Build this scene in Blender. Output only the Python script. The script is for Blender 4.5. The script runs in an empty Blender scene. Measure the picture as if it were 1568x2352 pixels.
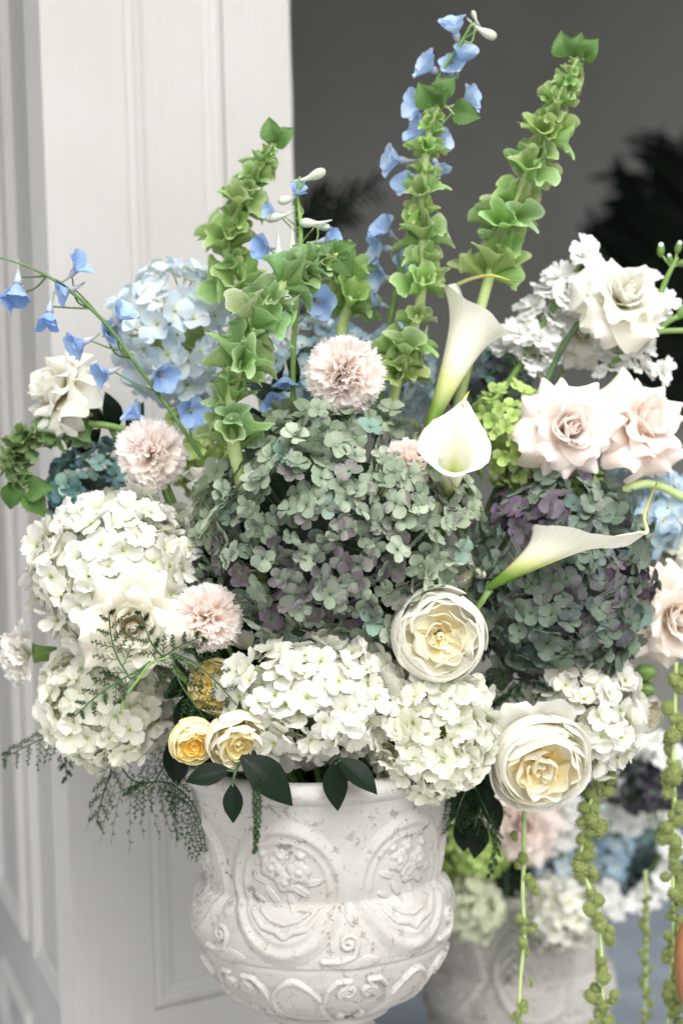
import bpy, math, random
import numpy as np
from mathutils import Vector, Matrix, Euler, noise as mnoise

sc = bpy.context.scene
COL = sc.collection
R = math.radians

# ------------------------------------------------------------------ camera, world, sun, exposure
CAM = Vector((0.0, -1.87, 1.0))
PITCH, ROLL, FPX = R(5.0), R(-1.36), 4573.0
cam_d = bpy.data.cameras.new('camera'); cam = bpy.data.objects.new('camera', cam_d); COL.objects.link(cam)
cam_d.sensor_fit = 'HORIZONTAL'; cam_d.sensor_width = 24.0; cam_d.lens = 70.0
cam_d.clip_start = 0.05; cam_d.clip_end = 200.0
CAMROT = Euler((R(90) - PITCH, 0, 0)).to_matrix() @ Matrix.Rotation(ROLL, 3, 'Z')
cam.matrix_world = Matrix.Translation(CAM) @ CAMROT.to_4x4()
cam_d.dof.use_dof = True; cam_d.dof.focus_distance = 1.755; cam_d.dof.aperture_fstop = 3.4
sc.camera = cam

w = bpy.data.worlds.new('World'); sc.world = w; w.use_nodes = True
SUN_EL, SUN_AZ = 50.0, 162.0          # azimuth clockwise from +Y: behind the camera, a little to the right
nt = w.node_tree; nt.nodes.clear()
sky = nt.nodes.new('ShaderNodeTexSky'); sky.sky_type = 'NISHITA'; sky.sun_disc = False
sky.sun_elevation = R(SUN_EL); sky.sun_rotation = R(SUN_AZ); sky.dust_density = 4.0; sky.air_density = 1.0
hs = nt.nodes.new('ShaderNodeHueSaturation'); hs.inputs['Saturation'].default_value = 0.07
bg = nt.nodes.new('ShaderNodeBackground'); bg.inputs['Strength'].default_value = 0.15
wo = nt.nodes.new('ShaderNodeOutputWorld')
nt.links.new(sky.outputs[0], hs.inputs['Color']); nt.links.new(hs.outputs[0], bg.inputs['Color']); nt.links.new(bg.outputs[0], wo.inputs[0])

sd = bpy.data.lights.new('sun', 'SUN'); sd.energy = 1.35; sd.angle = R(55); sd.color = (1.0, 0.975, 0.945)
so = bpy.data.objects.new('sun', sd); COL.objects.link(so)
_d = Vector((math.sin(R(SUN_AZ)) * math.cos(R(SUN_EL)), math.cos(R(SUN_AZ)) * math.cos(R(SUN_EL)), math.sin(R(SUN_EL))))
so.rotation_euler = _d.to_track_quat('Z', 'Y').to_euler()

sc.view_settings.view_transform = 'Standard'; sc.view_settings.look = 'None'
sc.view_settings.exposure = 0.9; sc.view_settings.gamma = 1.0; sc.view_settings.use_curve_mapping = False
sc.render.engine = 'CYCLES'
sc.cycles.use_denoising = True
sc.cycles.max_bounces = 8; sc.cycles.diffuse_bounces = 5; sc.cycles.transmission_bounces = 8; sc.cycles.glossy_bounces = 2
sc.cycles.use_adaptive_sampling = True; sc.cycles.adaptive_threshold = 0.03
sc.cycles.caustics_reflective = False; sc.cycles.caustics_refractive = False

# ------------------------------------------------------------------ helpers
def P(px, py, y):
    """world point on the plane Y = y seen at (px, py) of a 1568 x 2352 picture"""
    d = CAMROT @ Vector(((px - 784) / FPX, -(py - 1176) / FPX, -1.0))
    return CAM + d * ((y - CAM.y) / d.y)
def S(y=0.0):                          # metres per picture pixel at depth y
    return (y - CAM.y) / FPX
def A(r, u, t):                        # right, up, towards the camera -> world direction
    return Vector((r, -t, u)).normalized()
def srgb(h):
    c = [int(h[i:i + 2], 16) / 255 for i in (0, 2, 4)]
    return tuple(x / 12.92 if x <= .04045 else ((x + .055) / 1.055) ** 2.4 for x in c)
def mix(a, b, t): return tuple(a[i] * (1 - t) + b[i] * t for i in range(3))
def frame(loc, z, x=None, scale=1.0):
    z = Vector(z).normalized()
    if x is None: x = Vector((0, 0, 1)) if abs(z.z) < .9 else Vector((1, 0, 0))
    x = Vector(x); x = (x - z * x.dot(z))
    if x.length < 1e-5: x = z.orthogonal()
    x.normalize(); y = z.cross(x)
    m = Matrix((x, y, z)).transposed().to_4x4()
    return Matrix.Translation(loc) @ m @ Matrix.Scale(scale, 4)
def mesh(name, V, F, uv=None, mat=None, smooth=True):
    me = bpy.data.meshes.new(name)
    me.from_pydata([tuple(v) for v in V], [], [tuple(int(i) for i in f) for f in F])
    if uv is not None:
        l = me.uv_layers.new(name='UVMap')
        idx = np.empty(len(me.loops), dtype=np.int32); me.loops.foreach_get('vertex_index', idx)
        l.data.foreach_set('uv', np.asarray(uv, dtype=np.float32)[idx].ravel())
    if smooth: me.polygons.foreach_set('use_smooth', [True] * len(me.polygons))
    if mat: me.materials.append(mat)
    me.update()
    return me
def obj(name, me, parent=None, m=None, color=None):
    o = bpy.data.objects.new(name, me); COL.objects.link(o)
    if parent is not None: o.parent = parent
    if m is not None: o.matrix_local = m
    if color is not None: o.color = (*color, 1.0)
    return o
def tag(o, label, cat, group=None):
    o['label'] = label; o['category'] = cat
    if group: o['group'] = group
    return o
def thing(name, label, cat, m=None, group=None):
    o = bpy.data.objects.new(name, None); COL.objects.link(o); o.empty_display_size = .01
    if m is not None: o.matrix_world = m if isinstance(m, Matrix) else Matrix.Translation(m)
    return tag(o, label, cat, group)
def struct(o): o['kind'] = 'structure'; return o
def grid_faces(nu, nv, wrap=False, off=0):
    F = []
    n = nu if wrap else nu - 1
    for j in range(nv - 1):
        for i in range(n):
            a = off + j * nu + i; b = off + j * nu + (i + 1) % nu
            F.append((a, b, b + nu, a + nu))
    return F
class MB:
    def __init__(s): s.V = []; s.F = []; s.U = []
    def add(s, V, F, U=None):
        o = len(s.V); s.V += [tuple(v) for v in V]; s.F += [tuple(i + o for i in f) for f in F]
        s.U += [tuple(u) for u in U] if U is not None else [(0, 0)] * len(V)
    def mesh(s, name, mat, smooth=True): return mesh(name, s.V, s.F, s.U, mat, smooth)
def catmull(pts, n):
    pts = [Vector(p) for p in pts]
    if len(pts) == 2: return [pts[0].lerp(pts[1], i / (n - 1)) for i in range(n)]
    q = [pts[0] * 2 - pts[1]] + pts + [pts[-1] * 2 - pts[-2]]
    out = []; m = len(pts) - 1
    for i in range(n):
        t = i / (n - 1) * m; k = min(int(t), m - 1); t -= k
        a, b, c, d = q[k:k + 4]
        out.append(.5 * ((2 * b) + (c - a) * t + (2 * a - 5 * b + 4 * c - d) * t * t + (3 * b - a - 3 * c + d) * t ** 3))
    return out
def tube(pts, rad, sides=7, mb=None):
    """tapered tube with closed ends; rad = number or list"""
    n = len(pts); pts = [Vector(p) for p in pts]
    rad = [rad] * n if not hasattr(rad, '__len__') else rad
    if len(rad) != n: rad = list(np.interp(np.linspace(0, 1, n), np.linspace(0, 1, len(rad)), rad))
    mb = mb or MB(); V = []; U = []
    t0 = (pts[1] - pts[0]).normalized(); x = t0.orthogonal().normalized()
    for i in range(n):
        t = (pts[min(i + 1, n - 1)] - pts[max(i - 1, 0)]).normalized()
        x = (x - t * x.dot(t)).normalized(); y = t.cross(x)
        for k in range(sides):
            a = 2 * math.pi * k / sides
            V.append(pts[i] + (x * math.cos(a) + y * math.sin(a)) * rad[i]); U.append((k / sides, i / (n - 1)))
    F = grid_faces(sides, n, True)
    F.append(tuple(range(sides))[::-1]); F.append(tuple((n - 1) * sides + k for k in range(sides)))
    mb.add(V, F, U); return mb
def blob(c, r, mb, nu=8, nv=5, axis=None):
    c = Vector(c); r = r if hasattr(r, '__len__') else (r, r, r)
    V = []; F = []
    for j in range(nv + 1):
        p = math.pi * j / nv
        for i in range(nu):
            a = 2 * math.pi * i / nu
            V.append(c + Vector((r[0] * math.sin(p) * math.cos(a), r[1] * math.sin(p) * math.sin(a), r[2] * math.cos(p))))
    mb.add(V, [f[::-1] for f in grid_faces(nu, nv + 1, True)], [(0, .5)] * len(V))
def box(mb, a, b):
    (x0, y0, z0), (x1, y1, z1) = a, b
    V = [(x0, y0, z0), (x1, y0, z0), (x1, y1, z0), (x0, y1, z0), (x0, y0, z1), (x1, y0, z1), (x1, y1, z1), (x0, y1, z1)]
    mb.add(V, [(3, 2, 1, 0), (4, 5, 6, 7), (0, 1, 5, 4), (1, 2, 6, 5), (2, 3, 7, 6), (3, 0, 4, 7)])

# ------------------------------------------------------------------ materials
class N:
    def __init__(s, name):
        s.m = bpy.data.materials.new(name); s.m.use_nodes = True; s.t = s.m.node_tree; s.t.nodes.clear()
        s.out = s.new('ShaderNodeOutputMaterial')
    def new(s, t, **kw):
        n = s.t.nodes.new(t)
        for k, v in kw.items(): setattr(n, k, v)
        return n
    def link(s, a, b): s.t.links.new(a, b)
    def put(s, sock, v):
        if hasattr(v, 'is_output'): s.link(v, sock)
        elif hasattr(v, '__len__') and sock.type == 'RGBA': sock.default_value = (*v[:3], 1)
        else: sock.default_value = v
    def math(s, op, a, b=0.0, clamp=False):
        n = s.new('ShaderNodeMath', operation=op, use_clamp=clamp); s.put(n.inputs[0], a); s.put(n.inputs[1], b); return n.outputs[0]
    def mix(s, f, a, b, mode='MIX'):
        n = s.new('ShaderNodeMix', data_type='RGBA', blend_type=mode); s.put(n.inputs[0], f); s.put(n.inputs[6], a); s.put(n.inputs[7], b); return n.outputs[2]
    def ramp(s, f, stops):
        n = s.new('ShaderNodeValToRGB'); s.link(f, n.inputs[0]); e = n.color_ramp.elements
        while len(e) > 1: e.remove(e[-1])
        e[0].position, e[0].color = stops[0][0], (*stops[0][1], 1)
        for p, c in stops[1:]: x = e.new(p); x.color = (*c, 1)
        return n.outputs[0]
    def noise(s, scale, detail=3, co=None, rough=.55):
        n = s.new('ShaderNodeTexNoise'); n.inputs['Scale'].default_value = scale; n.inputs['Detail'].default_value = detail
        n.inputs['Roughness'].default_value = rough
        if co is not None: s.link(co, n.inputs['Vector'])
        return n.outputs[0]
    def co(s, k='Object'): return s.new('ShaderNodeTexCoord').outputs[k]
    def uv(s):
        x = s.new('ShaderNodeSeparateXYZ'); s.link(s.co('UV'), x.inputs[0]); return x.outputs[0], x.outputs[1]
    def finish(s, col, rough=.55, spec=.3, trans=0.0, tcol=None, bump=None, bstr=.3, bdist=.001, coat=0, sheen=0):
        p = s.new('ShaderNodeBsdfPrincipled'); s.put(p.inputs['Base Color'], col); s.put(p.inputs['Roughness'], rough)
        p.inputs['Specular IOR Level'].default_value = spec; p.inputs['Coat Weight'].default_value = coat
        p.inputs['Sheen Weight'].default_value = sheen
        nrm = None
        if bump is not None:
            b = s.new('ShaderNodeBump'); b.inputs['Strength'].default_value = bstr; b.inputs['Distance'].default_value = bdist
            s.link(bump, b.inputs['Height']); s.link(b.outputs[0], p.inputs['Normal']); nrm = b.outputs[0]
        sh = p.outputs[0]
        if trans:
            t = s.new('ShaderNodeBsdfTranslucent'); s.put(t.inputs['Color'], tcol if tcol is not None else col)
            if nrm: s.link(nrm, t.inputs['Normal'])
            mx = s.new('ShaderNodeMixShader'); mx.inputs[0].default_value = trans
            s.link(sh, mx.inputs[1]); s.link(t.outputs[0], mx.inputs[2]); sh = mx.outputs[0]
        s.link(sh, s.out.inputs[0]); return s.m
def petal_mat(name, stops, trans=.35, vein=.12, vfreq=9, rough=.55, spec=.25, objcol=None, mott=None, jit=.08, bstr=.25, sheen=0, mscale=160):
    """stops: pigment from the petal's claw (0) to its tip (1); objcol: how far the object's own colour enters at the tip"""
    n = N(name); u, v = n.uv()
    col = n.ramp(v, stops)
    oi = n.new('ShaderNodeObjectInfo')
    if objcol is not None:
        f = n.ramp(v, [(0, (objcol[0],) * 3), (objcol[2], (objcol[1],) * 3)])
        col = n.mix(f, col, oi.outputs['Color'])
    nz = n.noise(mscale, 4, n.co('Object'))
    if mott:
        f = n.ramp(nz, [(mott[1], (0, 0, 0)), (mott[2], (mott[3],) * 3)])
        g = n.math('MULTIPLY', f, n.ramp(v, [(.2, (.25,) * 3), (.9, (1, 1, 1))]))
        g = n.math('MULTIPLY', g, n.math('GREATER_THAN', oi.outputs['Random'], mott[4]))
        col = n.mix(g, col, mott[0])
    nd = n.noise(40, 2, n.co('Object'))
    ph = n.math('ADD', n.math('MULTIPLY', u, vfreq * 2 * math.pi), n.math('MULTIPLY', nd, 5.0))
    wv = n.math('POWER', n.math('ABSOLUTE', n.math('SINE', ph)), 10)
    sh = n.math('SUBTRACT', 1.0, n.math('MULTIPLY', wv, vein))
    sh = n.math('MULTIPLY', sh, n.math('ADD', 1 - jit, n.math('MULTIPLY', oi.outputs['Random'], jit * 1.5)))
    cc = n.new('ShaderNodeCombineXYZ')
    for k in range(3): n.link(sh, cc.inputs[k])
    col = n.mix(1.0, col, cc.outputs[0], 'MULTIPLY')
    hgt = n.math('SUBTRACT', n.math('MULTIPLY', nz, .5), n.math('MULTIPLY', wv, .5))
    return n.finish(col, rough, spec, trans, None, hgt, bstr, .0006, sheen=sheen)
def plain_mat(name, c1, c2, scale=30, rough=.6, spec=.3, trans=0, bstr=.2, bdist=.001, detail=4):
    n = N(name); z = n.noise(scale, detail, n.co('Object')); oi = n.new('ShaderNodeObjectInfo')
    col = n.mix(n.ramp(z, [(.35, (0, 0, 0)), (.68, (1, 1, 1))]), c1, c2)
    k = n.math('ADD', .9, n.math('MULTIPLY', oi.outputs['Random'], .2))
    cc = n.new('ShaderNodeCombineXYZ')
    for i in range(3): n.link(k, cc.inputs[i])
    col = n.mix(1.0, col, cc.outputs[0], 'MULTIPLY')
    return n.finish(col, rough, spec, trans, None, z, bstr, bdist)

W0, W1 = (.80, .80, .70), (.86, .855, .80)
M = {}
M['hyd_white'] = petal_mat('white hydrangea petal', [(0, (.58, .62, .34)), (.25, (.745, .75, .60)), (.6, (.78, .775, .70)), (1, (.79, .785, .73))], .34, .10, 5, objcol=(.0, .5, .6))
M['hyd_green'] = petal_mat('antique hydrangea petal', [(0, (.10, .19, .10)), (.3, (.20, .265, .175)), (1, (.28, .34, .24))], .16, .3, 6, .6, .2,
                           objcol=(.15, .92, .45), mott=((.085, .05, .085), .52, .66, .75, .62), jit=.15, mscale=130)
M['hyd_blue'] = petal_mat('blue hydrangea petal', [(0, (.75, .78, .66)), (.4, (.72, .79, .80)), (1, (.4, .56, .78))], .38, .08, 5, objcol=(.0, .8, .9), jit=.1)
M['hyd_lime'] = petal_mat('lime hydrangea petal', [(0, (.30, .46, .08)), (.5, (.42, .58, .17)), (1, (.55, .68, .28))], .35, .1, 5, objcol=(.0, .5, .8), jit=.15)
M['rose_white'] = petal_mat('white rose petal', [(0, (.78, .75, .40)), (.22, (.88, .84, .66)), (.5, (.90, .88, .79)), (1, (.90, .89, .83))], .46, .035, 6, .5, .25, bstr=.12)
M['rose_cream2'] = petal_mat('ivory rose petal', [(0, (.82, .74, .36)), (.25, (.89, .83, .60)), (.5, (.80, .765, .63)), (1, (.80, .775, .68))], .36, .035, 6, .5, .25, bstr=.12)
M['rose_cream'] = petal_mat('cream rose petal', [(0, (.89, .68, .24)), (.35, (.90, .81, .53)), (.65, (.90, .86, .70)), (1, (.90, .88, .79))], .46, .035, 6, .5, .25, bstr=.12)
M['rose_yellow'] = petal_mat('yellow rose petal', [(0, (.92, .64, .10)), (.35, (.93, .78, .29)), (.7, (.93, .87, .53)), (1, (.93, .90, .69))], .46, .04, 6, .5, .25, bstr=.12)
M['rose_amber'] = petal_mat('amber rose petal', [(0, (.90, .46, .03)), (.5, (.92, .64, .11)), (1, (.93, .80, .34))], .46, .04, 6, .5, .25, bstr=.12)
M['rose_pink'] = petal_mat('blush rose petal', [(0, (.92, .78, .45)), (.25, (.95, .85, .75)), (.55, (.97, .88, .82)), (1, (.95, .88, .845))], .46, .03, 6, .5, .25, objcol=(0, .55, .6), bstr=.1)
M['carn'] = petal_mat('blush carnation petal', [(0, (.95, .68, .50)), (.35, (.96, .81, .69)), (.75, (.97, .89, .85)), (1, (.97, .94, .925))], .6, .06, 5, .6, .2, objcol=(0, .4, .9))
M['carn_white'] = petal_mat('white carnation petal', [(0, (.80, .80, .60)), (.5, (.86, .82, .76)), (1, (.88, .86, .82))], .4, .06, 5, .6, .2)
M['stock'] = petal_mat('white stock petal', [(0, (.62, .68, .36)), (.35, (.85, .86, .80)), (1, (.88, .88, .87))], .4, .04, 5, .6, .2)
M['delph'] = petal_mat('blue delphinium petal', [(0, (.55, .62, .70)), (.3, (.36, .52, .80)), (1, (.24, .42, .78))], .36, .18, 4, .55, .25, objcol=(.1, .8, .8), jit=.15, mscale=7)
M['delph_spur'] = petal_mat('delphinium spur', [(0, (.42, .46, .62)), (.5, (.50, .54, .54)), (1, (.42, .46, .36))], .25, .05, 4)
M['delph_bud'] = petal_mat('pale delphinium bud', [(0, (.48, .55, .38)), (.5, (.66, .70, .60)), (.85, (.74, .77, .70)), (1, (.45, .58, .55))], .3, .12, 3)
M['bee'] = plain_mat('flower centre', (.55, .55, .38), (.02, .02, .03), 500)
M['calla'] = petal_mat('calla spathe', [(0, (.07, .16, .012)), (.2, (.16, .27, .035)), (.42, (.62, .66, .28)), (.56, (.76, .745, .60)), (1, (.78, .77, .69))], .3, .05, 16, .4, .35, bstr=.1, jit=.02)
M['calla_tip'] = petal_mat('calla tail', [(0, (.82, .80, .66)), (.6, (.72, .68, .22)), (.9, (.45, .44, .06)), (1, (.12, .06, .02))], .2, .05, 4)
M['spadix'] = plain_mat('spadix', (.72, .55, .06), (.82, .66, .14), 900, .7)
M['stem'] = plain_mat('green stem', (.12, .22, .05), (.20, .31, .09), 60, .5, .35)
M['stem_mid'] = plain_mat('mid green stem', (.06, .12, .03), (.10, .17, .055), 60, .5, .35)
M['stem_dark'] = plain_mat('dark green stem', (.03, .075, .025), (.07, .13, .045), 60, .5, .35)
M['stem_pale'] = plain_mat('pale green stem', (.30, .40, .14), (.42, .50, .24), 60, .5, .35)
M['pedicel'] = plain_mat('dark flower stalk', (.035, .06, .04), (.07, .095, .07), 80, .6)
M['pedicel_lime'] = plain_mat('lime flower stalk', (.22, .30, .08), (.36, .43, .17), 80, .6)
M['leaf_dark'] = petal_mat('dark glossy leaf', [(0, (.003, .009, .0035)), (1, (.004, .014, .005))], .05, .25, 5, .42, .14, jit=.2, bstr=.15, mscale=7)
M['leaf_mid'] = petal_mat('green leaf', [(0, (.07, .16, .03)), (1, (.10, .20, .05))], .25, .25, 6, .5, .35, jit=.2, bstr=.5, mscale=7)
M['sepal'] = petal_mat('green sepal', [(0, (.12, .24, .05)), (1, (.20, .32, .10))], .25, .15, 4, .5, .3, mscale=7)
M['fern'] = plain_mat('asparagus fern', (.022, .06, .02), (.045, .10, .036), 40, .6, .3, .15)
M['filler'] = plain_mat('dark moss', (.006, .016, .006), (.02, .04, .012), 90, .9, .1, 0, .8, .004)  # near-black tone for the added mounds behind the gaps
M['amaranth'] = plain_mat('amaranth bead', (.22, .28, .085), (.36, .41, .17), 7, .8, .15, .15, .6, .001)
M['palm'] = plain_mat('dark palm leaf', (.003, .006, .003), (.006, .011, .005), 20, .7, .12)

def bell_material():
    n = N('bell calyx'); u, v = n.uv()
    vo = n.new('ShaderNodeTexVoronoi', feature='DISTANCE_TO_EDGE'); vo.inputs['Scale'].default_value = 6.5
    n.link(n.co('Object'), vo.inputs['Vector'])
    line = n.ramp(vo.outputs['Distance'], [(0, (1, 1, 1)), (.055, (0, 0, 0))])
    oi = n.new('ShaderNodeObjectInfo')
    base = n.ramp(v, [(0, (.14, .26, .045)), (.5, (.22, .34, .10)), (.88, (.30, .42, .18)), (1, (.48, .57, .34))])
    base = n.mix(n.math('MULTIPLY', oi.outputs['Random'], .6), base, (.21, .34, .10))
    base = n.mix(.85, base, oi.outputs['Color'], 'MULTIPLY')
    col = n.mix(n.math('MULTIPLY', line, .5), base, (.46, .57, .29))
    return n.finish(col, .5, .3, .42, None, line, .3, .0008)
M['bell'] = bell_material()

def stone_material():
    n = N('weathered white cast stone'); c = n.co('Object')
    a = n.noise(14, 5, c, .6); b = n.noise(90, 4, c, .65); d = n.noise(260, 2, c)
    col = n.mix(n.ramp(a, [(.35, (0, 0, 0)), (.7, (1, 1, 1))]), (.345, .33, .305), (.42, .408, .385))
    sp = n.ramp(b, [(.585, (0, 0, 0)), (.645, (1, 1, 1))])
    zone = n.ramp(n.noise(9, 2, c), [(.38, (.25,) * 3), (.58, (1, 1, 1))])
    col = n.mix(n.math('MULTIPLY', n.math('MULTIPLY', sp, zone), .75), col, (.16, .135, .105))
    sp2 = n.ramp(d, [(.64, (0, 0, 0)), (.70, (1, 1, 1))])
    col = n.mix(n.math('MULTIPLY', n.math('MULTIPLY', sp2, zone), .55), col, (.12, .10, .08))
    st = n.ramp(n.noise(22, 5, c, .7), [(.55, (0, 0, 0)), (.75, (1, 1, 1))])
    col = n.mix(n.math('MULTIPLY', st, .3), col, (.30, .275, .23))
    h = n.math('ADD', n.math('MULTIPLY', b, .6), n.math('MULTIPLY', a, .8))
    h = n.math('SUBTRACT', h, n.math('MULTIPLY', sp, .35))
    return n.finish(col, .8, .2, 0, None, h, .45, .0025)
M['stone'] = stone_material()
def paint_material(name, c1, c2, rough=.45):
    n = N(name); c = n.co('Object')
    mp = n.new('ShaderNodeMapping'); mp.inputs['Scale'].default_value = (1, 1, .12); n.link(c, mp.inputs[0])
    g = n.noise(38, 5, mp.outputs[0], .6); a = n.noise(5, 4, c); f = n.noise(120, 3, c)
    col = n.mix(n.ramp(a, [(.3, (0, 0, 0)), (.7, (1, 1, 1))]), c1, c2)
    h = n.math('ADD', g, n.math('MULTIPLY', f, .25))
    return n.finish(col, rough, .35, 0, None, h, .35, .004)
M['paint'] = paint_material('white door paint', (.375, .365, .348), (.405, .395, .38))
M['plaster'] = plain_mat('grey interior plaster', (.37, .36, .33), (.41, .40, .37), 3, .9, .1, 0, .1)
M['floor'] = plain_mat('blue grey painted boards', (.13, .155, .185), (.17, .195, .225), 12, .6, .3, 0, .2)
def wood_material():
    n = N('honey wood'); c = n.co('Object')
    mp = n.new('ShaderNodeMapping'); mp.inputs['Scale'].default_value = (60, 60, 8); n.link(c, mp.inputs[0])
    g = n.noise(1.2, 5, mp.outputs[0], .6)
    return n.finish(n.ramp(g, [(.3, (.15, .058, .016)), (.7, (.28, .12, .036))]), .38, .5, 0, None, g, .1, .001, coat=.3)
M['wood'] = wood_material()
M['bounce_paving'] = plain_mat('pale stone paving', (.47, .47, .46), (.54, .54, .53), 14, .85, .2)  # pale tone of the added light-bouncing ground
M['slab'] = plain_mat('plinth stone', (.42, .41, .39), (.5, .49, .47), 20, .8)

# ------------------------------------------------------------------ petal shapes
def sheet(L, Wd, bend, prof, cup=0.0, nu=9, nv=9, tr=.25, tp=2.0, ruf=0.0, rfreq=3.0, roll=0.0, rollv=.5, serr=0.0, notch=0.0, seed=0, r0=0.0, twist=0.0, tipcup=None):
    """one petal: claw at the origin, growing out along +X / +Z. bend: angle from +Z along its length (degrees)"""
    rg = random.Random(seed); ph = rg.uniform(0, 6.28); ph2 = rg.uniform(0, 6.28)
    ss = np.linspace(0, 1, 40); aa = np.radians(np.interp(ss, np.linspace(0, 1, len(bend)), bend))
    cx = np.concatenate([[0], np.cumsum(np.sin(aa[:-1]) * L / 39)]) + r0; cz = np.concatenate([[0], np.cumsum(np.cos(aa[:-1]) * L / 39)])
    V = []; U = []
    for j in range(nv):
        for i in range(nu):
            u = -1 + 2 * i / (nu - 1); v = j / (nv - 1)
            s = v * (1 - tr * abs(u) ** tp) * (1 - notch * max(0, 1 - abs(u) * 3) * v)
            if serr and j == nv - 1: s *= 1 - serr * ((i % 2) * .8 + rg.random() * .4)
            a = np.interp(s, ss, aa); x = np.interp(s, ss, cx); z = np.interp(s, ss, cz)
            hw = Wd / 2 * np.interp(s, np.linspace(0, 1, len(prof)), prof)
            cp = cup if tipcup is None else cup + (tipcup - cup) * s
            f = u * cp
            if abs(cp) > 1e-3: yy = hw * math.sin(f) / cp; off = -hw * (1 - math.cos(f)) / cp
            else: yy = hw * u; off = 0
            off += ruf * Wd * s * s * (math.sin(rfreq * math.pi * u + ph) * .6 + math.sin(rfreq * 1.7 * math.pi * u + ph2 + 2 * v) * .4)
            if roll and s > rollv:
                e = max(0, abs(u) - .25) / .75; off += roll * hw * ((s - rollv) / (1 - rollv)) * e ** 1.6
                yy *= 1 - .25 * abs(roll) * e * ((s - rollv) / (1 - rollv))
            off += twist * hw * u * s
            V.append((x + math.cos(a) * off, yy, z - math.sin(a) * off)); U.append((u * .5 + .5, v))
    return np.array(V), grid_faces(nu, nv), U
def revsheet(prof, wrap, nu=13, nv=9, lip=0.0, jig=0.0, tr=.2, seed=0, freq=3):
    """petal as a patch wrapped round the flower's axis; prof: (radius, height) from claw to lip"""
    rg = random.Random(seed); ph = rg.uniform(0, 6.28)
    t = np.linspace(0, 1, len(prof)); pr = [p[0] for p in prof]; pz = [p[1] for p in prof]
    V = []; U = []
    for j in range(nv):
        for i in range(nu):
            u = -1 + 2 * i / (nu - 1); v = j / (nv - 1); s = v * (1 - tr * abs(u) ** 2.5)
            r = np.interp(s, t, pr); z = np.interp(s, t, pz)
            wob = jig * s * math.sin(freq * u * 2 + ph) + jig * .5 * s * math.sin(freq * 2.3 * u + 2 * ph)
            r = r * (1 + wob) + lip * max(0, (s - .8) / .2) ** 2; z = z + wob * .25 * r
            a = u * wrap * (.55 + .45 * min(1, s * 2))
            V.append((r * math.cos(a), r * math.sin(a), z)); U.append((u * .5 + .5, v))
    return np.array(V), grid_faces(nu, nv), U

ROUND = [.15, .55, .85, 1.0, 1.0, .9, .72]
def tmesh(name, tup, mat): return mesh(name, tup[0], tup[1], tup[2], mat)

# anchor point in the urn's mouth, where stems meet
URN_X, URN_Y = 747, 0.0
ANCHOR = P(URN_X, 1900, 0.0)
def stem_to(parent, top, frm=None, r=.0035, mat='stem', via=None, name='stem', inv=None, end=None):
    end = Vector(end) if end is not None else ANCHOR + Vector(((top.x - ANCHOR.x) * .22, (top.y) * .3, .04))
    pts = [top] + ([Vector(p) for p in via] if via else [top.lerp(end, .5) + Vector((0, .012, .0))]) + [end]
    mb = tube(catmull(pts, 14), [r * .9, r], 7)
    me = mb.mesh(name, M[mat]); o = obj(name, me, parent)
    o.matrix_local = parent.matrix_world.inverted()
    return o

# ------------------------------------------------------------------ the setting
def build_setting():
    mb = MB(); z0 = FLOOR_Z
    mb.add([(-6, -3, z0), (6, -3, z0), (6, 6, z0), (-6, 6, z0)], [(0, 1, 2, 3)])
    struct(obj('floor', mb.mesh('floor', M['floor'], False)))
    mb = MB(); mb.add([(-6, -5, z0 + .004), (6, -5, z0 + .004), (6, .62, z0 + .004), (-6, .62, z0 + .004)], [(0, 1, 2, 3)])  # added pale sheet, out of view, bouncing light up under the flowers
    struct(obj('bounce_pavement', mb.mesh('bounce_pavement', M['bounce_paving'], False)))
    # room beyond the doorway
    def wallbox(name, a, b, mat='plaster'):
        m = MB(); box(m, a, b); return struct(obj(name, m.mesh(name, M[mat], False)))
    wallbox('wall_back', (-1.6, 3.0, z0), (3.6, 3.1, 2.6))
    wallbox('wall_left', (-1.7, .9, z0), (-1.6, 3.1, 2.6))
    wallbox('wall_right', (3.6, .5, z0), (3.7, 3.1, 2.6))
    wallbox('ceiling', (-1.7, .62, 2.0), (3.7, 3.1, 2.1))
FLOOR_Z = CAM.z - 0.995
build_setting()

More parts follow.
